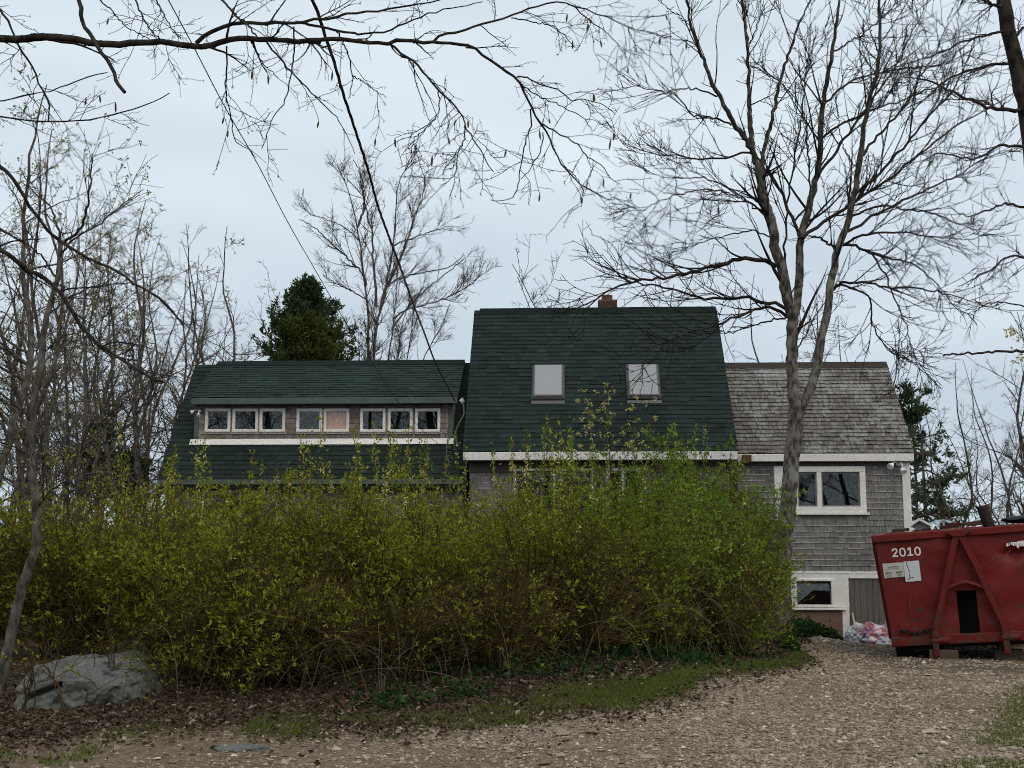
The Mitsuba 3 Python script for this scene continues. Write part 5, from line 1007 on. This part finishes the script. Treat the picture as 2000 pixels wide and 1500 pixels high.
# bare trees of the wood: four kinds built once, placed many times
def wood_tree(seed, H, r0, nl, spread, multi=1, lean=0.04):
    r = np.random.default_rng(seed); st = []
    for k in range(multi):
        a = r.uniform(0, 6.28); d = (0.0 if multi == 1 else 0.16) + lean
        pts = [[0.1 * math.cos(a) * (multi > 1), 0.1 * math.sin(a) * (multi > 1), -0.3]]
        for z in np.linspace(0.15, 1, 6): pts.append([pts[0][0] + d * H * z ** 1.2 * math.cos(a) + r.normal(0, 0.018 * H), pts[0][1] + d * H * z ** 1.2 * math.sin(a) + r.normal(0, 0.018 * H), H * z * r.uniform(0.97, 1.0)])
        st.append((resample(pts, 28, 0.012, r), np.linspace(r0, 0.012, 28) ** 1.0 * (1 if multi == 1 else 0.75)))
    P0, R0 = pack(st)
    P1, R1 = grow(P0, R0, r, 0.85 * nl / multi, 0.16, 0.98, spread, 58, 12, 0.13, 0.035, 0.006, 0.5, 0.5, toward=1)
    P2, R2 = grow(P1, R1, r, 6.5, 0.12, 1.0, 0.5, 46, 7, 0.12, 0.025, 0.0045, 0.6, 0.4)
    P3, R3 = grow(P2, R2, r, 4, 0.15, 1.0, 0.45, 42, 4, 0.12, 0.03, 0.004, 0.75, 0.3)
    t = cat_([tubes(P1, R1, 5)]); tw = cat_([tubes(P2, R2, 3), tubes(P3, R3, 3)])
    bl, uv = buds(P3, r, 1300, 0.06, 0.036)
    return dict(trunk=(mikit.ply(tubes(P0, R0, 9), 'mat_bark_wood', smooth=True)), limbs=(mikit.ply(t, 'mat_bark_wood', smooth=True)), twigs=mikit.ply(tw, 'mat_twig_wood', smooth=True), buds=mikit.ply(bl, 'mat_dry_blossom', uv=uv)), H
kinds = [wood_tree(101, 12, 0.13, 26, 3.2), wood_tree(102, 12, 0.10, 24, 2.6), wood_tree(103, 12, 0.12, 30, 3.0, 2), wood_tree(104, 10, 0.09, 26, 2.6, 1, 0.07), wood_tree(105, 9, 0.075, 24, 2.8, 2, 0.09)]
def place(key, kind, px, Y, top, rz, label, group, cat='tree', mx=1.0, budded=False):
    """Stands the tree where photo column px meets depth Y, tall enough to reach photo row top."""
    d, H = kinds[kind]; p = U(px, 900, Y); z0 = float(ground_z(p[0], Y)); zt = U(px, top, Y)[2]; s = (zt - z0) / H
    k = thing(key, label, cat, group); w = s * mx
    M = T().translate([p[0], Y, z0]).rotate([0, 0, 1], rz).scale([w, w, s])
    for n in ('trunk', 'limbs', 'twigs') + (('buds',) if budded else ()):
        scene[f'{k}__{n}'] = {**d[n], 'to_world': M}
        if n in ('limbs', 'twigs', 'buds'): labels[f'{k}__{n}'] = {'kind': 'stuff'}
    return k
WL = 'bare grey tree in the wood left of the house'
for j, (px, Y, top, kd, lab) in enumerate(((12, 20, 150, 0, 'thick grey trunk at the far left edge of the wood'), (62, 27, 235, 1, 'tall bare tree rising above the others at the left edge'), (-40, 30, 300, 2, 'bare grey tree at the far left edge, lower than its neighbours'), (105, 33, 420, 2, 'bare grey tree right of the crooked tree in the wood'), (150, 24, 470, 3, 'slim bare tree midway between the crooked tree and the house'), (188, 37, 440, 1, 'bare tree right of the small dark evergreen in the wood'), (218, 31, 440, 0, 'bare tree left of the thick forked trunk'),
        (268, 31, 390, 0, 'bare forked tree with the thickest trunk just left of the house'), (312, 35, 500, 2, WL), (338, 36, 520, 1, 'slender leaning bare tree against the left roof edge'), (420, 35, 430, 1, 'slender bare tree behind the left end of the green roof'), (452, 38, 455, 2, 'reddish bare tree beside the dark evergreen'), (498, 44, 560, 3, 'small bare tree just left of the dark evergreen'), (385, 46, 520, 0, WL), (40, 42, 380, 0, WL), (250, 47, 480, 2, WL), (130, 48, 430, 1, WL), (300, 42, 470, 3, WL), (85, 21, 560, 4, WL), (200, 22, 640, 4, WL), (172, 31, 540, 0, WL), (240, 34, 560, 4, WL), (300, 36, 600, 4, WL), (20, 34, 470, 4, WL), (120, 38, 560, 4, WL), (338, 45, 600, 2, WL), (70, 44, 480, 3, WL), (268, 50, 560, 4, WL), (205, 52, 520, 0, WL))):
    place('bare_tree', kd, px, Y, top, 37 * j, lab, 'bare trees of the wood left of the house', mx=0.95, budded=Y < 36)
for j, (px, Y, top, kd, lab) in enumerate(((1992, 33, 600, 0, 'bare tree with a straight dark trunk at the right edge'), (1885, 36, 700, 1, 'bare tree standing between the pine and the right edge'), (1930, 42, 730, 2, 'bare tree behind the dumpster at the right'), (1840, 46, 780, 3, 'small bare tree behind the pine'), (1960, 30, 790, 4, 'low many-stemmed bare tree above the dumpster rubbish'), (1905, 28, 830, 4, 'low many-stemmed bare tree left of the rusty pipe'), (1765, 44, 600, 2, 'bare tree behind the right end of the cedar roof'), (2040, 27, 760, 3, 'bare tree half cut by the right edge'), (1985, 50, 700, 2, 'distant bare tree at the right edge'))):
    place('bare_tree', kd, px, Y, top, 51 * j + 20, lab, 'bare trees right of the house', mx=1.0)
for j, (px, Y, top, kd, lab) in enumerate(((1038, 42, 592, 3, 'bare twigs of a tree showing over the green ridge left of the chimney'), (1285, 44, 545, 3, 'bare tree top showing right of the chimney'), (1478, 40, 560, 2, 'bare tree showing over the cedar ridge left of the big trunk'), (1640, 43, 610, 3, 'bare tree showing over the cedar ridge right of the big trunk'), (1180, 46, 520, 4, 'bare tree top behind the brick chimney'))):
    place('bare_tree', kd, px, Y, top, 71 * j + 5, lab, 'bare trees behind the house')
for j, (x, Y, H, kd) in enumerate(((-9, -15, 15, 0), (-5.5, -17, 17, 1), (-2.5, -14, 14, 2), (0.8, -19, 18, 0), (3.2, -16, 15, 4), (6.5, -18, 16, 1), (10, -15, 15, 0), (8, -24, 17, 2), (12, -20, 14, 3), (13, -14, 17, 2), (-12, -16, 18, 2), (-1, -20, 19, 2), (5, -21, 19, 2), (-7, -22, 19, 1), (16, -20, 18, 2))):
    d, h0 = kinds[kd]; k = thing('bare_tree', 'bare tree of the wood across the drive, mirrored in the house windows', 'tree', 'bare trees behind the viewer'); q = H / h0
    for n in ('trunk', 'limbs', 'twigs'):
        scene[f'{k}__{n}'] = {**d[n], 'to_world': T().translate([x, Y, 0]).rotate([0, 0, 1], 63 * j).scale([q * 1.25, q * 1.25, q])}
        if n != 'trunk': labels[f'{k}__{n}'] = {'kind': 'stuff'}
for j, (x, Y, H, kd) in enumerate(((-13, 20, 11, 0), (-15, 26, 12, 1), (-12.5, 31, 12, 2), (-18, 23, 12, 0), (-21, 30, 13, 2), (-17, 36, 12, 4), (15, 24, 10, 1), (17, 30, 11, 0), (19, 22, 12, 2), (22, 33, 12, 1), (-14, 14, 11, 4))):
    d, h0 = kinds[kd]; k = thing('bare_tree', 'bare tree of the wood just outside the view', 'tree', 'bare trees beside the view'); q = H / h0
    for n in ('trunk', 'limbs', 'twigs'):
        scene[f'{k}__{n}'] = {**d[n], 'to_world': T().translate([x, Y, float(ground_z(x, Y))]).rotate([0, 0, 1], 47 * j).scale([q, q, q])}
        if n != 'trunk': labels[f'{k}__{n}'] = {'kind': 'stuff'}
# many-stemmed bare tree behind the left wing, surveyed
r = np.random.default_rng(121); YB = 36.0; R8 = lambda pts: [(480 + x / 3.334, 300 + y / 3.334) for x, y in pts]
mb = thing('many_stemmed_bare_tree', 'pale bare tree fanning out from many stems above the middle of the left roof', 'tree')
g = U(735, 900, YB); foot = np.array([g[0], YB, float(ground_z(g[0], YB))])
BS = [([(800, 1420), (800, 1050), (780, 880), (765, 780), (745, 620), (725, 480), (690, 330), (640, 180), (600, 90)], 0.2, 0.075), ([(725, 480), (770, 320), (760, 180), (700, 40)], 0, 0.04), ([(830, 1420), (860, 1080), (900, 940), (930, 760), (960, 620), (975, 420), (985, 270), (1010, 150), (1060, 70)], -0.4, 0.075),
      ([(850, 1000), (845, 870), (840, 800), (825, 650), (825, 520), (790, 400), (770, 300), (740, 120)], 0.5, 0.045), ([(880, 1010), (915, 870), (990, 720), (1050, 570), (1100, 410), (1150, 280), (1170, 180)], 0.6, 0.05), ([(785, 860), (760, 780), (700, 720), (600, 620), (540, 570), (460, 490), (350, 430)], -0.8, 0.035),
      ([(905, 880), (950, 840), (1050, 800), (1200, 765), (1320, 740), (1420, 650)], 0.9, 0.03), ([(950, 1150), (1040, 1020), (1180, 880), (1330, 760), (1420, 690)], -0.6, 0.03), ([(960, 1080), (1040, 1020), (1180, 980), (1330, 930), (1440, 870), (1540, 780)], 0.5, 0.03), ([(795, 960), (700, 900), (600, 850), (500, 790)], 0.6, 0.025),
      ([(960, 600), (1080, 550), (1200, 510), (1340, 470)], 0.5, 0.025), ([(735, 560), (640, 480), (560, 440), (420, 400)], 0.5, 0.02), ([(920, 1420), (960, 1100), (985, 850), (985, 700)], 0.8, 0.05), ([(740, 1420), (740, 1250), (690, 1180), (610, 1110)], -0.5, 0.04), ([(1040, 1420), (1080, 1150), (1100, 1000), (1130, 900)], 0.8, 0.04), ([(1130, 1420), (1200, 1250), (1280, 1120), (1330, 980)], 0.5, 0.04), ([(985, 1420), (1010, 1150), (1050, 1010)], 1.0, 0.04)]
bl_ = []
for pts, dy, ra_ in BS:
    p = np.array(R8(pts)); q = U(p[:, 0], p[:, 1], YB + np.linspace(0, dy, len(p)))
    if pts[0][1] >= 1420: q = np.vstack([foot + (q[0] - foot) * [0.35, 0.35, 0], q])
    bl_.append((resample(q, 30, 0.012, r), np.linspace(ra_, 0.012, 30)))
for P, R in bl_: put(f'{mb}__stem', tubes(P[None], R[None], 7), 'mat_bark_wood', smooth=True)
Pa, Ra = pack(bl_)
P2, R2 = grow(Pa, Ra, r, by_len(Pa, 3.4), 0.2, 1.0, 1.2, 33, 8, 0.06, 0.075, 0.005, 0.5, 0.4, toward=1)
P3, R3 = grow(P2, R2, r, 6, 0.15, 1.0, 0.5, 34, 5, 0.08, 0.07, 0.004, 0.75, 0.3, toward=1)
P4, R4 = grow(P3, R3, r, 2.5, 0.2, 1.0, 0.28, 38, 3, 0.12, 0.05, 0.0038, 0.75, 0.3, toward=1)
put(f'{mb}__twigs', cat_([tubes(P2, R2, 4), tubes(P3, R3, 3), tubes(P4, R4, 3)]), 'mat_twig_wood', smooth=True, kind='stuff')

# evergreens
def evergreen(key, label, px, Y, top, base, wid, mats, seed, dens=1.0, leafL=0.16, shape=None, whorl=False, cat='evergreen tree', group=None, world=None):
    """px: column of the stem; top, base: photo rows; wid: half width in metres at the base row; mats: (upper, lower)."""
    r = np.random.default_rng(seed); p = U(px, base, Y); z0 = float(ground_z(p[0], Y)); zt = U(px, top, Y)[2]; zb = p[2]
    if world: p = np.array([world[0], Y, 0.0]); z0, zb, zt = 0.0, world[1], world[2]
    k = thing(key, label, cat, group)
    P = resample([[p[0], Y, z0 - 0.2], [p[0] + 0.05, Y, (z0 + zt) / 2], [p[0], Y, zt - 0.1]], 20, 0.01, r); R = np.linspace(0.05 * wid + 0.06, 0.01, 20)
    put(f'{k}__trunk', tubes(P[None], R[None], 8), 'mat_bark_wood', smooth=True)
    prof = shape or (lambda t: (1 - t) ** 0.62)
    n = int(170 * dens); t = r.uniform(0, 1, n) ** 1.1; z = zb - 0.6 + (zt - zb + 0.5) * t
    if whorl: z = np.round(z / 0.42) * 0.42 + r.normal(0, 0.05, n)
    a = r.uniform(0, 6.28, n); L = wid * prof(np.clip((z - zb) / (zt - zb), 0, 0.995)) * np.clip(r.normal(0.86, 0.2, n), 0.35, 1.3) + 0.08
    L *= 0.82 + 0.36 * meshkit.noise(np.stack([np.cos(a) * 2.2, np.sin(a) * 2.2, z * 1.6], -1), seed)
    rise = 0.6 if not whorl else 0.05
    s = np.linspace(0, 1, 7)[None]
    C = np.stack([p[0] + np.cos(a)[:, None] * L[:, None] * s, Y + np.sin(a)[:, None] * L[:, None] * s, z[:, None] + L[:, None] * (rise * s ** 1.5 - (0.10 if whorl else 0.02) * np.sin(s * 3.14))], -1)
    C[:, 1:] += r.normal(0, 0.03, (n, 6, 3))
    put(f'{k}__branches', tubes(C, np.linspace(0.025, 0.006, 7)[None].repeat(n, 0), 4), 'mat_bark_wood', smooth=True, kind='stuff')
    C2, _ = grow(C, np.full((n, 7), 0.01), r, 8, 0.25, 1.0, 0.32, 45, 5, 0.12, 0.03 if whorl else 0.22, 0.004, 0.5, 0.3, toward=1)
    q = np.concatenate([C[:, 3:].reshape(-1, 3), C2[:, 2:].reshape(-1, 3)]); dd = np.concatenate([np.repeat(nrm(C[:, -1] - C[:, -3]), 4, 0), np.repeat(nrm(C2[:, -1] - C2[:, 0]), 3, 0)])
    q = np.repeat(q, 4, 0) + r.normal(0, 0.028, (len(q) * 4, 3)); dd = np.repeat(dd, 4, 0) * 0.9 + r.normal(0, 0.45, (len(q), 3))
    m, uv = leaf_mesh(q, dd, leafL * r.uniform(0.6, 1.2, len(q)), leafL * 0.42, r)
    put(f'{k}__foliage', m, mats, uv=uv, kind='stuff')
    return k
evergreen('holly_tree', 'dense dark green conical evergreen behind the left green roof', 594, 33, 552, 715, 1.28, 'mat_conifer', 7, 1.15, 0.12, shape=lambda t: (1 - t) ** 1.0)
evergreen('cedar_bush', 'olive green lower evergreen in front of the dark conical evergreen', 600, 31.8, 640, 715, 0.85, 'mat_conifer_olive', 8, 0.8, 0.12, shape=lambda t: (1 - t) ** 0.5, cat='evergreen bush')
evergreen('holly_tree', 'thin-topped dark evergreen rising beside the right end of the cedar roof', 1783, 36, 742, 880, 0.55, 'mat_conifer', 9, 0.17, 0.13, shape=lambda t: (1 - t) ** 0.5)
evergreen('pine_tree', 'layered dark green pine behind the right corner of the house', 1805, 33, 815, 1020, 1.25, 'mat_pine', 10, 0.30, 0.13, shape=lambda t: (1 - t) ** 0.4, whorl=True)
for j, (px, Y, top, base, w, lab) in enumerate(((190, 32, 838, 950, 0.5, 'small dark evergreen shrub in the wood beyond the thicket'), (240, 34, 890, 960, 0.7, 'low dark evergreen shrub before the thick forked tree'))):
    evergreen('evergreen_shrub', lab, px, Y, top, base, w, 'mat_conifer', 30 + j, 0.22, 0.13, cat='evergreen shrub', group='evergreen shrubs in the wood')

for j, (x, Y, H, w) in enumerate(((-6, -21, 12, 2.4), (2.6, -20, 12, 2.3), (11, -24, 14, 2.8))):
    evergreen('pine_tree', 'tall pine of the wood across the drive, mirrored in the house windows', 0, Y, 0, 0, w, 'mat_pine', 60 + j, 1.6, 0.4, shape=lambda t: (1 - t) ** 0.6, group='pines behind the viewer', world=(x, 1.5, H))
# ---------------------------------------------------------------- forsythia thicket and green shrubs
def shrub(key, label, x, y, H, rad, seed, leafmat='mat_forsythia', nst=46, nleaf=9000, flowers=60, L=0.05, whips=3, bare=0.22, group=None, cat='shrub', up=0.05, twig=1.0):
    r = np.random.default_rng(seed); z0 = float(ground_z(x, y)); k = thing(key, label, cat, group)
    a = r.uniform(0, 6.28, nst); q = rad * np.sqrt(r.uniform(0.02, 1, nst)); h = H * (1 - 0.30 * (q / rad) ** 2) * r.uniform(0.58, 1.20, nst); b = r.uniform(0, 0.35, nst) * rad
    s = np.linspace(0, 1, 9)[None]
    px = x + np.cos(a)[:, None] * (b[:, None] + (q - b)[:, None] * s ** 1.3); py = y + np.sin(a)[:, None] * (b[:, None] + (q - b)[:, None] * s ** 1.3)
    P = np.stack([px, py, z0 - 0.05 + h[:, None] * (1 - (1 - s) ** 1.35)], -1); P[:, 1:] += np.cumsum(r.normal(0, 0.02, (nst, 8, 3)), 1)
    R = np.linspace(0.011, 0.004, 9)[None].repeat(nst, 0) * r.uniform(0.7, 1.3, (nst, 1))
    P1, R1 = grow(P, R, r, 11 * twig, 0.06, 1.0, 0.75, 44, 7, 0.18, up, 0.0025, 0.6, 0.35, toward=1)
    P2, R2 = grow(P1, R1, r, 5 * twig, 0.1, 1.0, 0.32, 45, 4, 0.16, up, 0.0018, 0.8, 0.3, toward=1)
    # upright whips
    aw = r.uniform(0, 6.28, whips); qw = rad * r.uniform(0.1, 0.85, whips); hw_ = r.uniform(0.3, 1.3, whips)
    sw = np.linspace(0, 1, 8)[None]
    W = np.stack([x + np.cos(aw)[:, None] * qw[:, None] + r.normal(0, 0.08, (whips, 1)) * sw, y + np.sin(aw)[:, None] * qw[:, None] + 0 * sw, z0 + H * 0.75 + (H * 0.2 + hw_[:, None]) * sw], -1) if whips else np.zeros((0, 8, 3))
    ms = [tubes(P, R, 5), tubes(P1, R1, 3), tubes(P2, R2, 3)]
    if whips: ms.append(tubes(W, np.linspace(0.005, 0.002, 8)[None].repeat(whips, 0), 4))
    put(f'{k}__stems', cat_(ms), 'mat_stem', smooth=True, kind='stuff')
    cand = np.concatenate([P2[:, 1:].reshape(-1, 3), P1[:, 2:].reshape(-1, 3)]); cd = np.concatenate([np.repeat(nrm(P2[:, -1] - P2[:, 0]), 3, 0), np.repeat(nrm(P1[:, -1] - P1[:, 2]), 5, 0)])
    hrel = (cand[:, 2] - z0) / H; wgt = bare + (1 - bare) * sst(0.28, 0.72, hrel + 0.25 * (meshkit.fbm(cand * 1.6, 2, 4) - 0.5) * 2); wgt *= 0.3 + 1.4 * sst(0.35, 0.65, meshkit.fbm(cand * 2.3, 2, 9))
    i = np.repeat(r.choice(len(cand), nleaf // 3, p=wgt / wgt.sum()), 3); nleaf = len(i); p = cand[i] + r.normal(0, 0.011, (nleaf, 3))
    d = cd[i] + r.normal(0, 0.6, (nleaf, 3)) + [0, 0, 0.15]; Lr = L * r.uniform(0.55, 1.3, nleaf)
    lm = [leaf_mesh(p, d, Lr, Lr * 0.42, r)]
    fp = []
    if whips:
        n = whips * 75; j = r.integers(0, whips, n); t = r.uniform(0, 1, n); c = W[j, 0] * (1 - t[:, None]) + W[j, -1] * t[:, None]
        lm.append(leaf_mesh(c + r.normal(0, 0.02, (n, 3)), r.normal(0, 0.6, (n, 3)) + [0, 0, 0.7], 0.055 * r.uniform(0.6, 1.2, n), 0.024, r))
        n = whips * 8; j = r.integers(0, whips, n); t = r.uniform(0, 0.9, n); fp.append(W[j, 0] * (1 - t[:, None]) + W[j, -1] * t[:, None])
    m, uv = join_uv(lm); put(f'{k}__leaves', m, leafmat, uv=uv, kind='stuff')
    if flowers:
        hi = np.where(hrel > 0.55)[0]; fp.append(cand[r.choice(hi, flowers)])
    if fp:
        fp = np.vstack(fp); n = len(fp); fp = np.repeat(fp, 4, 0) + r.normal(0, 0.008, (n * 4, 3))
        m, uv = leaf_mesh(fp, r.normal(0, 1, fp.shape) + [0, -0.3, -0.4], 0.042, 0.018, r); put(f'{k}__flowers', m, 'mat_flower', uv=uv, kind='stuff')
    return k
GF = 'forsythia shrubs of the thicket before the house'
FR = 'front-row forsythia '
front = [(-6.2, 12.9, 1.6, 1.25, 'forsythia behind the crooked tree at the left edge'), (-4.75, 13.2, 1.62, 1.2, 'forsythia rising directly behind the grey boulder'), (-3.3, 12.7, 1.6, 1.25, FR + 'right of the boulder, below the left three dormer windows'), (-2.05, 12.8, 1.6, 1.2, FR + 'below the two middle dormer windows'), (-0.95, 13.2, 1.6, 1.15, FR + 'below the right end of the dormer, browner and twiggier than the rest'), (0.2, 13.7, 1.72, 1.15, FR + 'with thin foliage below the left skylight'), (1.25, 14.5, 1.9, 1.15, FR + 'below the yellow-blossomed sapling'), (2.25, 15.6, 1.8, 1.1, FR + 'below the right skylight')]
for j, (x, y, H, rad, lab) in enumerate(front):
    shrub('forsythia_shrub', lab, x, y, H, rad, 200 + j, nleaf=14800, flowers=26, whips=3 if j > 1 else 1, bare=(0.9, 0.9, 0.75, 0.6, 0.25, 0.28, 0.5, 0.8)[j], group=GF, L=0.047, leafmat={7: 'mat_spring_green', 6: 'mat_mid_green'}.get(j, 'mat_forsythia'))
for j, (x, y, H) in enumerate(((-4.35, 10.75, 0.55), (-3.95, 10.85, 0.62), (-3.75, 11.3, 0.7))):
    shrub('young_shrub', 'sparse young shrub stems standing before the ' + ('left end', 'middle', 'right end')[j] + ' of the boulder', x, y, H, 0.28, 320 + j, nst=3, nleaf=36, flowers=0, whips=0, bare=1.0, twig=0.3, group='young shrubs along the foot of the thicket', L=0.045)
low = [(-3.05, 12.05, 0.7), (-2.5, 11.75, 0.85), (-2.0, 11.9, 0.95), (-1.0, 12.15, 0.9), (-0.1, 12.5, 0.95), (0.8, 13.2, 0.95), (1.7, 14.1, 0.95), (2.6, 15.2, 0.9)]
LW = ('just right of the boulder', 'below the left dormer windows', 'below the middle dormer windows', 'below the right dormer windows', 'below the joint of the two green roofs', 'below the left skylight', 'below the sapling', 'next to the gravel at the right')
for j, (x, y, H) in enumerate(low):
    shrub('young_shrub', 'low twiggy young shrub ' + LW[j], x, y, H, 0.75, 290 + j, nst=26, nleaf=(3600, 4200, 3600, 2600, 1700, 2000, 3200, 3600)[j], flowers=2, whips=0, bare=1.0, group='young shrubs along the foot of the thicket', L=0.05, leafmat='mat_mid_green' if j > 5 else 'mat_forsythia')
back = [(-6.9, 15.7, 1.5, 'at the left edge'), (-5.4, 15.9, 1.55, 'beside the left end of the house'), (-4.1, 15.7, 1.62, 'before the left three dormer windows'), (-2.7, 15.9, 1.62, 'before the two middle dormer windows'), (-1.5, 16.0, 1.65, 'before the right three dormer windows'), (-0.3, 16.3, 1.72, 'before the joint of the two green roofs'), (0.9, 16.9, 2.1, 'before the glass door'), (2.1, 17.6, 1.85, 'below the right skylight')]
for j, (x, y, H, lab) in enumerate(back):
    shrub('forsythia_shrub', ('rear-row forsythia with tall leafy whips ' if j > 1 else 'rear-row forsythia ') + lab, x, y, H, 1.2, 230 + j, nleaf=10000, flowers=40 if j > 1 else 12, whips=(1, 2, 8, 10, 11, 10, 10, 5)[j], bare=0.3, group=GF, L=0.05, leafmat={7: 'mat_spring_green', 6: 'mat_mid_green'}.get(j, 'mat_forsythia'))
mid = [(-7.6, 18.3, 1.4, 'dull green shrub at the left edge behind the thicket'), (-5.8, 18.6, 1.3, 'dull green shrub behind the thicket beside the left house corner')]
for j, (x, y, H, lab) in enumerate(mid): shrub('green_shrub', lab, x, y, H, 1.3, 250 + j, nleaf=7000, flowers=6, whips=0, bare=0.3)
green = [(2.35, 17.6, 2.6, 1.15, 'bright green shrub before the right end of the main roof', 13000), (3.25, 18.2, 2.6, 1.05, 'bright green shrub left of the big bare trunk', 12000), (3.75, 18.9, 1.95, 0.55, 'bright green shrub around the foot of the big bare trunk', 7000), (2.75, 16.6, 1.4, 0.8, 'low green shrub at the right end of the thicket beside the gravel', 8000)]
for j, (x, y, H, rad, lab, nl) in enumerate(green):
    shrub('green_shrub', lab, x, y, H, rad, 270 + j, 'mat_spring_green' if j < 3 else 'mat_forsythia', nleaf=nl, flowers=0, whips=2 if j < 2 else 0, bare=0.3, L=0.058, group='green shrubs at the right end of the thicket')
# long bare arching canes along the front of the thicket
r = np.random.default_rng(300)
n = 34; x = r.uniform(-3.6, 2.6, n); y = edge_y(x) + r.uniform(1.2, 2.3, n); a = r.uniform(0, 6.28, n); L = r.uniform(0.7, 1.6, n); h = r.uniform(0.15, 0.85, n); s = np.linspace(0, 1, 12)[None]
P = np.stack([x[:, None] + np.cos(a)[:, None] * L[:, None] * s, y[:, None] - np.abs(np.sin(a))[:, None] * L[:, None] * 0.5 * s, ground_z(x, y)[:, None] + h[:, None] * (4 * s * (1 - s)) ** 0.8 + 0.15 * h[:, None] * s], -1)
P[:, 1:] += np.cumsum(r.normal(0, 0.012, (n, 11, 3)), 1); P[:, :, 2] = np.maximum(P[:, :, 2], ground_z(P[:, :, 0], P[:, :, 1]))
put('arching_canes', tubes(P, np.linspace(0.0045, 0.002, 12)[None].repeat(n, 0), 5), 'mat_cane', smooth=True, label='pale bare canes arching out of the foot of the thicket', cat='canes', kind='stuff')
# brown undergrowth of the wood on both sides
def undergrowth(key, label, xr, yr, n, H, seed):
    r = np.random.default_rng(seed); x = r.uniform(*xr, n); y = r.uniform(*yr, n)
    d = nrm(r.normal(0, 0.5, (n, 3)) + [0, 0, 1.0]); L = H * r.uniform(0.4, 1.1, n); s = np.linspace(0, 1, 6)
    P = G(x, y)[:, None] + d[:, None] * L[:, None, None] * s[None, :, None]; P[:, 1:] += np.cumsum(r.normal(0, 0.04, (n, 5, 3)), 1)
    R = np.linspace(0.012, 0.004, 6)[None].repeat(n, 0)
    P1, R1 = grow(P, R, r, 6, 0.2, 1.0, 0.5, 40, 5, 0.15, 0.03, 0.004, 0.6, 0.3, toward=1)
    put(key, cat_([tubes(P, R, 4), tubes(P1, R1, 3)]), 'mat_stem', smooth=True, label=label, cat='undergrowth', kind='stuff')
undergrowth('undergrowth', 'brown bare undergrowth below the trees left of the house', (-14, -7.6), (19, 30), 700, 1.7, 310)
undergrowth('undergrowth', 'brown bare undergrowth behind the dumpster at the right', (9.9, 18), (25, 40), 2000, 2.9, 311)
